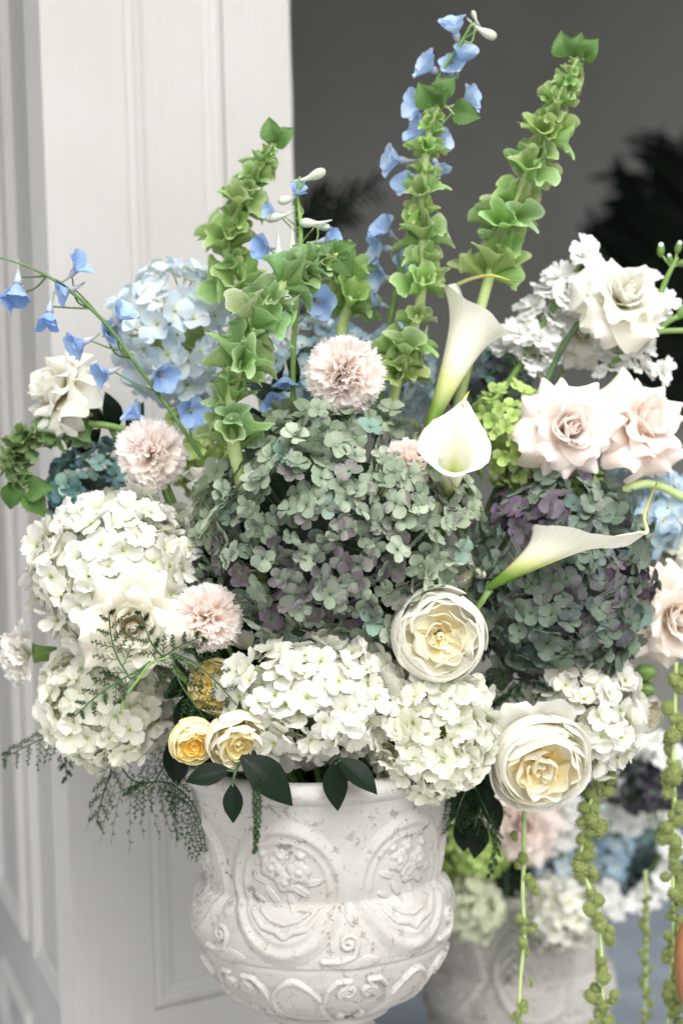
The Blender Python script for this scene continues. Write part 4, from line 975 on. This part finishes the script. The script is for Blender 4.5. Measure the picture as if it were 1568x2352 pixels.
delphinium('budding delphinium with pale green spurred buds in front of the doorway edge', [(672, 900, y), (674, 800, y), (680, 700, y), (688, 600, y), (690, 520, y), (684, 450, y), (688, 405, y)],
    [(606, 568, y, 38, -.5, .1, .8), (757, 548, y, 38, .8, .2, .3), (728, 690, y - .02, 52, .25, -.1, .95), (684, 440, y, 28, .3, .6, .4), (655, 875, y, 38, -.1, -.95, .2), (622, 485, y, 28, -.7, .2, .4), (690, 590, y + .02, 34, .1, -.8, .4), (640, 935, y + .04, 40, -.3, .1, .8)], 3, ((.30, .47, .78), (.56, .68, .82)),
    buds=[(718, 404, y, 46, .85, .35, .2), (664, 456, y, 40, -.7, -.2, .3), (638, 497, y, 44, -.9, -.15, .3), (716, 512, y, 42, -.85, .05, .3), (640, 582, y, 48, .05, -.95, .2), (672, 566, y, 42, .0, -.95, .2), (735, 520, y + .01, 34, .9, -.1, .2)])

# ------------------------------------------------------------------ white stocks
def stock_flower(seed):
    rg = random.Random(seed); mb = MB()
    for k in range(15):
        V, F, U = sheet(1, .8, [10, 25, 45, 75], [.15, .2, .5, .9, 1.05, .95], .3, 9, 6, .15, 2, .12, 2.5, 0, .5, 0, .12, seed * 20 + k)
        pol = (k / 15) ** .7 * 1.25; az = k * 2.4 + rg.uniform(-.2, .2)
        m4 = Matrix.Rotation(az, 4, 'Z') @ Matrix.Rotation(pol - .35, 4, 'Y') @ Matrix.Rotation(rg.uniform(-.4, .4), 4, 'X') @ Matrix.Scale(rg.uniform(.65, 1) * (.7 if k < 5 else 1), 4)
        mb.add([m4 @ Vector(v) for v in V], F, U)
    return mb.mesh('flower', M['stock'])
STK = [stock_flower(k) for k in range(4)]
def stock(label, path, flowers, seed=0, buds=(), group='white stock stems', root=True, root_at=None):
    pts = catmull([P(*p) for p in path], 30); rg = random.Random(seed)
    t = thing('stock_flower_stem', label, 'stock', Matrix.Translation(pts[0]), group); inv = t.matrix_world.inverted()
    a0 = root_at if root_at is not None else ANCHOR + Vector(((pts[0].x - ANCHOR.x) * .3, .03, .05))
    obj('stem', tube([a0] + pts, [.004, .0035, .003, .0018], 7).mesh('stem', M['stem']), t, inv)
    for (px, py, y, sz) in flowers:
        c = P(px, py, y); k = min(range(30), key=lambda i: (pts[i] - c).length)
        ax = ((c - pts[max(0, k - 3)]).normalized() + Vector((rg.uniform(-.4, .4), -.8, .35 + rg.uniform(-.3, .3)))).normalized(); s = sz * S(y)
        obj('flower', STK[rg.randrange(4)], t, inv @ frame(c - ax * s * .4, ax, Vector((rg.uniform(-1, 1), 0, 1)), s * 1.3))
        obj('pedicel', tube([pts[max(0, k - 2)], c - ax * s * .4], .0012, 5).mesh('pedicel', M['stem']), t, inv)
    for (px, py, y, sz, r_, u_, tw) in buds:
        s = sz * S(y); c = P(px, py, y); mb = MB(); ax = A(r_, u_, tw); blob(Vector((0, 0, .3)), (.42, .42, .7), mb, 8, 6)
        obj('bud', mb.mesh('bud', M['sepal']), t, inv @ frame(c, ax, None, s)); k = min(range(30), key=lambda i: (pts[i] - c).length)
        mb = MB(); blob(Vector((0, 0, .85)), (.3, .3, .35), mb, 8, 5); obj('bud_tip', mb.mesh('bud_tip', M['stock']), t, inv @ frame(c, ax, None, s))
        obj('pedicel', tube([pts[max(0, k - 2)], c], .0012, 5).mesh('pedicel', M['stem']), t, inv)
    return t
y = .11
stock('white stock spike leaning right behind the highest white rose', [(1105, 960, y), (1180, 860, y), (1250, 740, y), (1310, 640, y), (1350, 570, y)],
      [(1340, 562, y, 34), (1345, 588, y - .01, 36), (1288, 632, y, 42), (1308, 676, y - .01, 46), (1262, 660, y, 40), (1222, 698, y, 44), (1196, 762, y - .01, 48), (1168, 795, y, 40), (1244, 772, y - .01, 48), (1215, 818, y, 46), (1280, 730, y, 46), (1330, 700, y, 46), (1240, 842, y, 40), (1262, 808, y, 40)], 1)
y = .10
stock('white stock stem rising behind the pink roses with green buds at its tip', [(1390, 920, y), (1440, 830, y), (1490, 740, y), (1530, 640, y), (1555, 590, y)],
      [(1420, 800, y, 44), (1400, 835, y, 40), (1465, 790, y, 44), (1480, 835, y, 40), (1500, 720, y, 44), (1530, 690, y, 40), (1440, 770, y, 44), (1395, 770, y, 40), (1525, 850, y, 36), (1480, 640, y, 38)], 2,
      [(1517, 582, y, 22, 0, 1, .2), (1555, 575, y, 20, .3, 1, .2), (1560, 605, y, 20, 1, .2, .2), (1540, 600, y, 16, -.3, 1, .2)])
sb = thing('stock_flower_stem', 'green forked stock stem with few buds jutting in beside the pink roses', 'stock', P(1480, 830, .09), 'white stock stems'); inv = sb.matrix_world.inverted()
for pth in ([(1400, 840, .1), (1450, 790, .09), (1510, 762, .09), (1585, 758, .09)], [(1500, 768, .09), (1540, 735, .09), (1585, 715, .09)]):
    obj('stem', tube(catmull([P(*q) for q in pth], 12), .0028, 7).mesh('stem', M['stem']), sb, inv)
mb = MB(); blob((0, 0, .3), (.4, .4, .7), mb, 8, 6); obj('bud', mb.mesh('bud', M['sepal']), sb, inv @ frame(P(1560, 725, .09), A(.3, 1, 0), None, 24 * S(.09)))

# ------------------------------------------------------------------ foliage: ruscus leaves and asparagus fern
RLEAF = [tmesh('leaf', leaf_tuple(k + 5, 1, .52, False, .25), M['leaf_dark']) for k in range(3)]
def ruscus(label, path, leaves, seed=0, group='dark glossy leaf sprigs', r=.0016):
    pts = catmull([P(*p) for p in path], 24); rg = random.Random(seed)
    t = thing('ruscus_sprig', label, 'foliage', Matrix.Translation(pts[0]), group); inv = t.matrix_world.inverted()
    obj('stem', tube(pts, [r * 1.3, r * .6], 6).mesh('stem', M['stem_dark']), t, inv)
    for lf in leaves:
        (px, py, y, sz, r_, u_, tw) = lf[:7]; nrm = A(*(lf[7] if len(lf) > 7 else (.1, .5, .8)))
        c = P(px, py, y); dr = A(r_, u_, tw); s = sz * S(y)
        obj('leaf', RLEAF[rg.randrange(3)], t, inv @ frame(c, nrm - dr * nrm.dot(dr), dr, s))
        k = min(range(24), key=lambda i: (pts[i] - c).length); obj('leaf_stalk', tube([pts[k], c + dr * .003], .0009, 5).mesh('leaf_stalk', M['stem_dark']), t, inv)
    return t
y = -.145
ruscus('dark glossy leaf sprig hanging under the two yellow roses, three leaves spread wide', [(560, 1640, -.06), (552, 1735, -.12), (540, 1775, y), (534, 1800, y)],
       [(528, 1768, y, 108, -1, -.18, .1), (552, 1738, -.14, 165, .78, -.62, .15), (535, 1800, y, 92, -.02, -1, .2, (.0, .1, 1)), (560, 1760, -.13, 60, .6, .5, 0)], 1)
ruscus('pair of dark pointed leaves hanging from the white hydrangea over the urn', [(790, 1660, -.05), (778, 1735, -.12), (770, 1755, y)],
       [(772, 1745, y, 122, -.05, -1, .1, (-.35, .3, .9)), (775, 1742, y, 125, .78, -.62, .1, (.3, .6, .7))], 2)
ruscus('dark leaves filling the gap beside the open white rose and the yellow roses', [(600, 1560, .0), (480, 1560, -.02), (430, 1600, -.03), (405, 1740, -.04)],
       [(470, 1545, -.04, 110, -.8, -.4, .3), (440, 1590, -.04, 110, -.3, -1, .2), (420, 1630, -.05, 100, .5, -.8, .2), (400, 1690, -.05, 120, .05, -1, .1), (460, 1500, -.03, 100, -.6, .6, .3), (480, 1640, -.03, 100, -.4, -.6, .2), (520, 1620, -.03, 100, -.6, -.3, .2)], 3)
ruscus('dark leaves behind the white rose at the far left', [(420, 1060, .08), (300, 1000, .075), (200, 960, .07), (150, 985, .065)],
       [(270, 985, .065, 90, -.2, .9, .3), (240, 975, .065, 80, -.7, .6, .2), (230, 985, .06, 80, -.6, -.6, .3), (300, 1000, .06, 80, .3, .8, .3), (180, 965, .06, 70, -.4, -.9, .2)], 4)
ruscus('dark leafy sprig in the shadow right of the urn rim', [(1000, 1700, .05), (1075, 1730, .03), (1110, 1800, .02), (1090, 1900, .02)],
       [(1080, 1730, .02, 100, .5, -.5, .2), (1100, 1770, .02, 100, .2, -1, .2), (1085, 1800, .03, 110, -.3, -1, .1), (1110, 1820, .02, 100, .4, -.9, .1), (1070, 1700, .03, 90, .8, .3, .3), (1060, 1860, .04, 110, .1, -1, 0), (1100, 1880, .04, 100, -.1, -1, .1)], 5)
ruscus('green leaves filling the gap under the curved sage bells', [(620, 1100, .06), (630, 960, .06), (640, 860, .06)],
       [(640, 930, .05, 90, -.6, .6, .3), (620, 900, .05, 90, .6, .5, .3), (610, 960, .05, 90, -.8, .1, .3), (660, 900, .06, 90, .2, 1, .2)], 6)

def frond(label, path, n, blen, seed=0, droop=0.0, group='asparagus fern fronds', spread=60, r=.0009, root=None, name='asparagus_fern', side=None, needle=.0052):
    """plumed frond: stem, side branches each clothed in needles"""
    pts = catmull([P(*p) for p in path], 40); rg = random.Random(seed + 11)
    t = thing(name, label, 'fern', Matrix.Translation(pts[0]), group); inv = t.matrix_world.inverted()
    obj('stem', tube(pts, [r * 1.2, r, r * .5], 5).mesh('stem', M['stem_dark']), t, inv)
    def needles(mb, ps, dens, ln):
        for i in range(len(ps) - 1):
            a, b = ps[i], ps[i + 1]; d = (b - a).normalized()
            for k in range(dens):
                p = a.lerp(b, rg.random()); o_ = Vector((rg.gauss(0, 1), rg.gauss(0, 1), rg.gauss(0, 1))); o_ = (o_ - d * o_.dot(d)).normalized()
                e = p + (o_ + d * .6).normalized() * ln * rg.uniform(.6, 1.1); sd = d.cross(o_) * .00022
                mb.add([p - sd, p + sd, e], [(0, 1, 2)], [(0, 0)] * 3)
    for k in range(n):
        tt = .10 + .86 * k / max(1, n - 1); c, d = at_path(pts, tt)
        sg = (1 if k % 2 else -1) if side is None else side
        view = Vector((0, -1, 0)); sdv = d.cross(view).normalized() * sg
        L = blen * S(path[0][2]) * rg.uniform(.7, 1.1) * (.25 + .75 * (1 - tt) ** .8)
        bd = (sdv * math.sin(R(spread)) + d * math.cos(R(spread)) + view * rg.uniform(-.3, .3)).normalized()
        ps = [c + bd * L * q / 9 + Vector((0, 0, -droop * L * (q / 9) ** 2)) + d * .12 * L * (q / 9) ** 2 for q in range(10)]
        mb = MB(); tube(ps, [.0003, .00015], 3, mb); needles(mb, ps, 9, needle * .6)
        for q in range(1, 9):                                   # little twigs, each a tuft
            dq = (ps[q + 1] - ps[q]).normalized(); s2 = dq.cross(view).normalized() * (1 if q % 2 else -1)
            tl = min(.0085, L * .26) * (1.1 - q / 10); e = ps[q] + (s2 * .75 + dq * .75 + view * rg.uniform(-.4, .4)).normalized() * tl
            tw = [ps[q], ps[q].lerp(e, .5), e]; needles(mb, tw, 15, needle * .62)
        obj('branch', mb.mesh('branch', M['fern']), t, inv)
    c, d = at_path(pts, .8); mb = MB(); tip = pts[28:]; tube(tip, [.0004, .0002], 3, mb); needles(mb, tip, 9, needle * .7); obj('tip', mb.mesh('tip', M['fern']), t, inv)
    if root: obj('stalk', tube(catmull([pts[0]] + [P(*q) for q in root], 14), .0012, 5).mesh('stalk', M['stem_dark']), t, inv)
    return t
y = -.155
frond('upright feathery fern plume in front of the open white rose', [(300, 1560, y), (270, 1510, y), (255, 1460, y), (250, 1405, y)], 10, 75, 1, root=[(320, 1545, y), (344, 1525, -.15)])
frond('feathery fern plume pointing down left across the open white rose', [(300, 1550, y), (262, 1572, y), (215, 1605, y), (168, 1650, y)], 10, 65, 2, root=[(325, 1535, y), (345, 1520, -.15)])
frond('fern plume between the open white rose and the peach carnation', [(345, 1525, -.15), (380, 1505, -.15), (420, 1480, -.15), (470, 1462, -.15)], 10, 60, 3)
frond('small fern plume rising beside the heart of the open white rose', [(372, 1508, -.15), (350, 1480, -.155), (335, 1445, -.155), (322, 1405, -.155)], 7, 45, 4)
frond('fern plume lying over the deep yellow rose', [(400, 1500, -.12), (450, 1525, -.12), (500, 1570, -.125), (548, 1625, -.125)], 9, 80, 5)
frond('fern plume drooping over the dark gap left of the deep yellow rose', [(395, 1500, -.11), (410, 1560, -.11), (440, 1610, -.11), (470, 1650, -.11)], 13, 90, 6)
ct = thing('fern_stalk', 'cut green fern stalk hooked down over the white hydrangea', 'stalk', P(345, 1525, -.15))
obj('stem', tube(catmull([P(470, 1560, -.06), P(420, 1515, -.14), P(352, 1520, -.152), P(318, 1560, -.155), P(285, 1605, -.155), P(277, 1640, -.155)], 24), [.001, .0013, .0014], 6).mesh('stem', M['stem']), ct, ct.matrix_world.inverted())
frond('dark fern frond reaching out left below the white hydrangeas', [(200, 1712, .02), (130, 1690, .02), (70, 1710, .02), (4, 1745, .02)], 13, 75, 7, .6, root=[(330, 1690, .02)])
frond('dark fern frond drooping straight down left below the white hydrangeas', [(215, 1715, .02), (170, 1705, .02), (152, 1740, .02), (153, 1792, .02)], 10, 40, 8, .5)
frond('dark fern frond dangling beside the urn in comb like droops', [(250, 1690, .0), (300, 1790, -.01), (390, 1800, -.03), (450, 1860, -.05), (474, 1955, -.055)], 22, 105, 9, .9, side=1, spread=70, root=[(300, 1650, .02)])
frond('dense dark fern fringe under the lowest white hydrangea', [(420, 1700, .0), (380, 1755, -.02), (350, 1800, -.03), (300, 1830, -.03)], 18, 110, 10, .5, root=[(470, 1660, .0)])
frond('wiry dark fern spray crossing below the lowest white hydrangea', [(270, 1690, .0), (255, 1770, .0), (235, 1830, .0), (222, 1890, .0)], 9, 70, 11, .2, spread=45)
frond('dark fern fringe hanging between the rose leaves and the urn', [(395, 1690, -.03), (400, 1750, -.04), (405, 1800, -.05), (412, 1845, -.05)], 14, 80, 12, .4)
frond('slim fern tail hanging straight down in front of the urn medallion', [(590, 1740, -.12), (588, 1800, -.15), (590, 1880, -.15), (585, 1962, -.145)], 24, 24, 13, .6, spread=35, root=[(600, 1690, -.06)])
frond('dark fern frond in the shadow beside the urn neck', [(1060, 1720, .0), (1075, 1790, -.02), (1055, 1850, -.03), (1040, 1900, -.03)], 16, 80, 14, .4, root=[(1030, 1680, .02)])
frond('thin fern tendril trailing down right of the urn', [(1075, 1780, -.02), (1115, 1860, -.02), (1140, 1930, -.02), (1122, 2020, -.02)], 20, 30, 15, .5, spread=40, root=[(1050, 1700, .0)])
frond('dark fern plume above the large full cream rose', [(1060, 1560, -.03), (1100, 1580, -.03), (1150, 1592, -.03), (1200, 1592, -.03)], 14, 60, 16)
frond('dark fern clump hanging behind the large full cream rose', [(1080, 1690, .02), (1110, 1770, .02), (1110, 1850, .02), (1095, 1920, .02)], 18, 110, 17, .4)

# ------------------------------------------------------------------ hanging amaranth
def cluster(seed):
    rg = random.Random(seed); mb = MB(); n = 150; ga = math.pi * (3 - 5 ** .5)
    blob((0, 0, 0), .78, mb, 10, 7)
    for k in range(n):
        zc = 1 - 2 * (k + .5) / n; r_ = math.sqrt(1 - zc * zc); a = ga * k
        d = Vector((r_ * math.cos(a), r_ * math.sin(a), zc)) * rg.uniform(.72, 1.0)
        blob(d * 1.04, rg.uniform(.09, .14), mb, 5, 3)
    return mb.mesh('bead_cluster', M['amaranth'])
CL = [cluster(k) for k in range(4)]
def amaranth(label, path, beads, seed=0, group='hanging green amaranth strands', r=.0022, tint=1.0):
    pts = catmull([P(*p) for p in path], 60); rg = random.Random(seed + 21)
    t = thing('amaranth_strand', label, 'amaranth', Matrix.Translation(pts[0]), group); inv = t.matrix_world.inverted()
    obj('stem', tube(pts, [r, r, r * .8], 6).mesh('stem', M['stem_pale']), t, inv)
    for (px, py, y, sz) in beads:
        for q in range(3 if sz > 20 else 2):
            s = sz * S(y) * rg.uniform(.36, .58)
            c = P(px + rg.uniform(-.5, .5) * sz, py + (q - 1) * sz * .5 + rg.uniform(-3, 3), y + rg.uniform(-.5, .5) * s)
            obj('bead_cluster', CL[rg.randrange(4)], t, inv @ (Matrix.Translation(c) @ Euler((rg.uniform(0, 6), rg.uniform(0, 6), 0)).to_matrix().to_4x4() @ Matrix.Diagonal((s * rg.uniform(.8, 1.15), s, s * rg.uniform(.8, 1.1), 1))))
    return t
y = .0
amaranth('thin amaranth strand with wide gaps hanging below the large cream rose', [(1215, 1760, .02), (1205, 1850, y), (1203, 1960, y), (1200, 2060, y), (1204, 2150, y), (1194, 2260, y), (1188, 2420, y)],
    [(1186, 1930, y, 17), (1190, 1975, y, 24), (1218, 2030, y, 30), (1202, 2120, y, 26), (1222, 2138, y, 20), (1208, 2178, y, 24), (1218, 2262, y, 14), (1196, 2320, y, 24), (1184, 2350, y, 18)], 1)
y = .005
amaranth('full amaranth strand of round green clusters hanging under the white hydrangea', [(1385, 1740, .02), (1368, 1800, y), (1345, 1890, y), (1335, 1980, y), (1360, 2060, y), (1378, 2140, y), (1382, 2240, y), (1390, 2420, y)],
    [(1385, 1800, y, 36), (1362, 1838, y, 34), (1355, 1880, y, 42), (1352, 1908, y, 38), (1338, 1945, y, 34), (1325, 1990, y, 38), (1348, 2000, y, 34), (1368, 2068, y, 36), (1360, 2110, y, 34), (1400, 2150, y, 24), (1366, 2196, y, 18), (1392, 2228, y, 34), (1372, 2290, y, 32), (1398, 2300, y, 30), (1380, 2345, y, 34)], 2)
y = .03
amaranth('long dense amaranth strand hanging below the peach rose beside the chair', [(1552, 1520, y), (1550, 1600, y), (1545, 1720, y), (1548, 1850, y), (1545, 2000, y), (1545, 2150, y), (1530, 2420, y)],
    [(1555, 1560, y, 34)] + [(1546 + 10 * math.sin(k * 2.1), 1640 + k * 33, y, 30 + 8 * math.sin(k * 1.7)) for k in range(23)], 3)
amaranth('dim slender amaranth strand behind the long dense one', [(1482, 2000, .3), (1484, 2120, .3), (1480, 2420, .3)], [(1482 + 6 * math.sin(k * 2), 2070 + k * 24, .3, 18) for k in range(13)], 4)

# ------------------------------------------------------------------ the blurred arrangement in the rear urn
y = .60; HG2 = 'hydrangea heads in the rear arrangement'
A2 = Vector((u2.x, URN2_Y, FLOOR_Z + URN_H - .03))
hydrangea('white hydrangea drooping over the rim of the rear urn', 1280, 2085, 90, 85, .56, .06, 80, 56, 'hyd_white', white, HG2, 31, -.3, 30, 10, 'pedicel_lime', stem_end=A2)
hydrangea('lime green hydrangea right behind the front urn, upper of two', 1085, 1955, 78, 62, .55, .05, 80, 46, 'hyd_lime', lime, HG2, 32, -.3, 30, 10, 'pedicel_lime', stem_end=A2)
hydrangea('pale lime hydrangea right behind the front urn, lower of two', 1085, 2085, 62, 68, .52, .05, 70, 48, 'hyd_white', vary((.60, .68, .36), (.74, .77, .52), .5), HG2, 33, -.3, 30, 10, 'pedicel_lime', stem_end=A2)
hydrangea('light blue hydrangea in the rear arrangement below a blush rose', 1270, 1995, 70, 62, .60, .05, 70, 52, 'hyd_blue', bluepale, HG2, 34, -.3, 30, 10, stem_end=A2)
hydrangea('sky blue hydrangea behind the full amaranth strand', 1385, 1950, 52, 92, .62, .05, 70, 52, 'hyd_blue', bluepale, HG2, 35, -.3, 30, 10, stem_end=A2)
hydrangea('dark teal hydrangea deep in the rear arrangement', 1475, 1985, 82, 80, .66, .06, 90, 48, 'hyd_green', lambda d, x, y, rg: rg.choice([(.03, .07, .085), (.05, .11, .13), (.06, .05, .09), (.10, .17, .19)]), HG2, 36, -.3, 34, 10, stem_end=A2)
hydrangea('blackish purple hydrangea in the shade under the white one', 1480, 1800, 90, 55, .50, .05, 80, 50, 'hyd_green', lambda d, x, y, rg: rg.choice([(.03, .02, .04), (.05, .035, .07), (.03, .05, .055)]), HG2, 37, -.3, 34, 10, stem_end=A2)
star_rose('large blush rose of the rear arrangement, behind the thin amaranth strand', 1200, 1895, 84, .52, A(.0, .2, 1), 'rose_pink', 20, (.85, .74, .68), end=A2)
S2 = 'white stock stems'
stock('white stock in the rear arrangement between two amaranth strands', [(1400, 2060, .6), (1410, 1950, .58), (1420, 1850, .56), (1395, 1790, .55)],
      [(1430, 1830, .54, 42), (1415, 1870, .54, 40), (1445, 1860, .55, 40), (1400, 1800, .55, 36), (1450, 1890, .56, 34), (1395, 2050, .56, 34), (1418, 2085, .56, 32)], 5, root_at=A2)
stock('white stock in the rear arrangement right of the blush rose', [(1290, 2060, .58), (1290, 1960, .56), (1300, 1880, .55)], [(1290, 1880, .54, 40), (1300, 1920, .54, 40), (1275, 1935, .55, 34), (1310, 1850, .55, 36)], 6, root_at=A2)
stock('white stock low at the right of the rear arrangement', [(1430, 2080, .62), (1480, 2020, .60), (1520, 1960, .58)], [(1500, 2050, .58, 38), (1528, 2010, .58, 36), (1545, 1940, .57, 36), (1500, 1870, .56, 34), (1540, 1860, .56, 36), (1465, 2070, .58, 30), (1480, 1715, .5, 36), (1440, 1690, .45, 36), (1535, 1735, .45, 38), (1500, 1700, .46, 34)], 7, root_at=A2)
frond('blurred fern frond hanging over the rear urn', [(1160, 1960, .54), (1165, 2080, .52), (1170, 2160, .50), (1178, 2250, .50)], 20, 90, 18, .3)
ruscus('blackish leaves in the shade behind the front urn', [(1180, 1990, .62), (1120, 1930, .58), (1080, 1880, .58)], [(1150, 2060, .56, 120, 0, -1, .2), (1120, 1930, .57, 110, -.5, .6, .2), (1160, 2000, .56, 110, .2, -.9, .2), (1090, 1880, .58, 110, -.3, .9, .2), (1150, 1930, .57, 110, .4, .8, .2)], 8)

# ------------------------------------------------------------------ chair at the right edge, palms in the room
def chair():
    y = -.06; s = S(y); c = P(1672, 2212, y)
    t = thing('chair', 'honey coloured wooden chair with rounded back at the right edge', 'chair', (c.x, y, FLOOR_Z))
    inv = t.matrix_world.inverted()
    rx, ry = 106 * s, 142 * s
    def loop(r, n=48):
        return [(c + Vector((rx * math.copysign(abs(math.cos(a)) ** .85, math.cos(a)), 0, ry * math.copysign(abs(math.sin(a)) ** .85, math.sin(a))))) for a in [2 * math.pi * k / n for k in range(n + 1)]]
    obj('back_frame', tube(loop(0), 22 * s, 12).mesh('back_frame', M['wood']), t, inv)
    mb = MB(); blob(Vector((c.x, y + .004, c.z)), (rx * .86, .010, ry * .86), mb, 24, 12); obj('back_pad', mb.mesh('back_pad', M['slab']), t, inv)
    zs = c.z - ry - .02
    mb = MB(); blob(Vector((c.x + .20, y, zs)), (.20, .19, .028), mb, 24, 8); obj('seat', mb.mesh('seat', M['slab']), t, inv)
    for dx, dy in ((.06, -.13), (.06, .13), (.36, -.15), (.36, .15)):
        obj('leg', tube([(c.x + dx, y + dy, zs + .02), (c.x + dx * 1.05, y + dy, FLOOR_Z)], [.018, .012], 10).mesh('leg', M['wood']), t, inv)
    for dx in (.03, .08): obj('back_post', tube([(c.x + dx, y, c.z - ry * .8), (c.x + dx, y, zs)], .013, 10).mesh('back_post', M['wood']), t, inv)
chair()
def palm(label, root, fronds, seed=0, lf=1.0):
    rg = random.Random(seed); t = thing('palm_plant', label, 'palm', root, 'dark potted palms inside the room'); inv = t.matrix_world.inverted()
    V, F, U = sheet(1, .17, [90, 92, 96, 104], [.3, .8, 1, .9, .6, .1], .3, 3, 6, 0, 2)
    pm = mesh('leaflet', V, F, U, M['palm'])
    for pth in fronds:
        pts = catmull([root] + [P(*q) for q in pth], 30)
        obj('frond_stalk', tube(pts, [.012, .006, .002], 6).mesh('frond_stalk', M['palm']), t, inv)
        for k in range(9, 30):
            d = (pts[min(29, k + 1)] - pts[k - 1]).normalized()
            for sg in (-1, 1):
                sd = d.cross(Vector((0, -1, 0))).normalized() * sg; dr = (sd * .8 + d * .75 + Vector((rg.uniform(-.15, .15), rg.uniform(-.35, .35), -.15))).normalized()
                obj('leaflet', pm, t, inv @ frame(pts[k], dr.cross(d).cross(dr).cross(dr) if False else Vector((rg.uniform(-.3, .3), -1, .4)) - dr * Vector((0, -1, .4)).dot(dr), dr, rg.uniform(.16, .24) * lf * (1 - .5 * (k - 9) / 21)))
    return t
yb = 2.2
palm('big black silhouetted palm plant in the room behind the white roses', Vector((P(1620, 1176, yb).x, yb, FLOOR_Z)),
     [[(1600, 800, yb), (1560, 560, yb), (1440, 480, yb)], [(1600, 800, yb), (1590, 560, yb), (1480, 400, yb)], [(1620, 700, yb), (1600, 480, yb), (1560, 330, yb)], [(1600, 850, yb), (1520, 640, yb), (1380, 590, yb)], [(1600, 900, yb), (1540, 740, yb), (1450, 660, yb)],
      [(1600, 900, yb), (1560, 600, yb), (1500, 470, yb)], [(1620, 900, yb), (1620, 600, yb), (1640, 420, yb)], [(1620, 900, yb), (1580, 760, yb), (1540, 640, yb)], [(1610, 900, yb), (1560, 800, yb), (1480, 740, yb)]], 1)
yb = 1.3
palm('dark palm fronds in the room poking out behind the door edge', Vector((P(640, 1176, yb).x, yb, FLOOR_Z)),
     [[(640, 900, yb), (660, 560, yb), (740, 470, yb), (860, 432, yb)], [(640, 900, yb), (670, 600, yb), (740, 500, yb), (800, 480, yb)]], 2, .32)
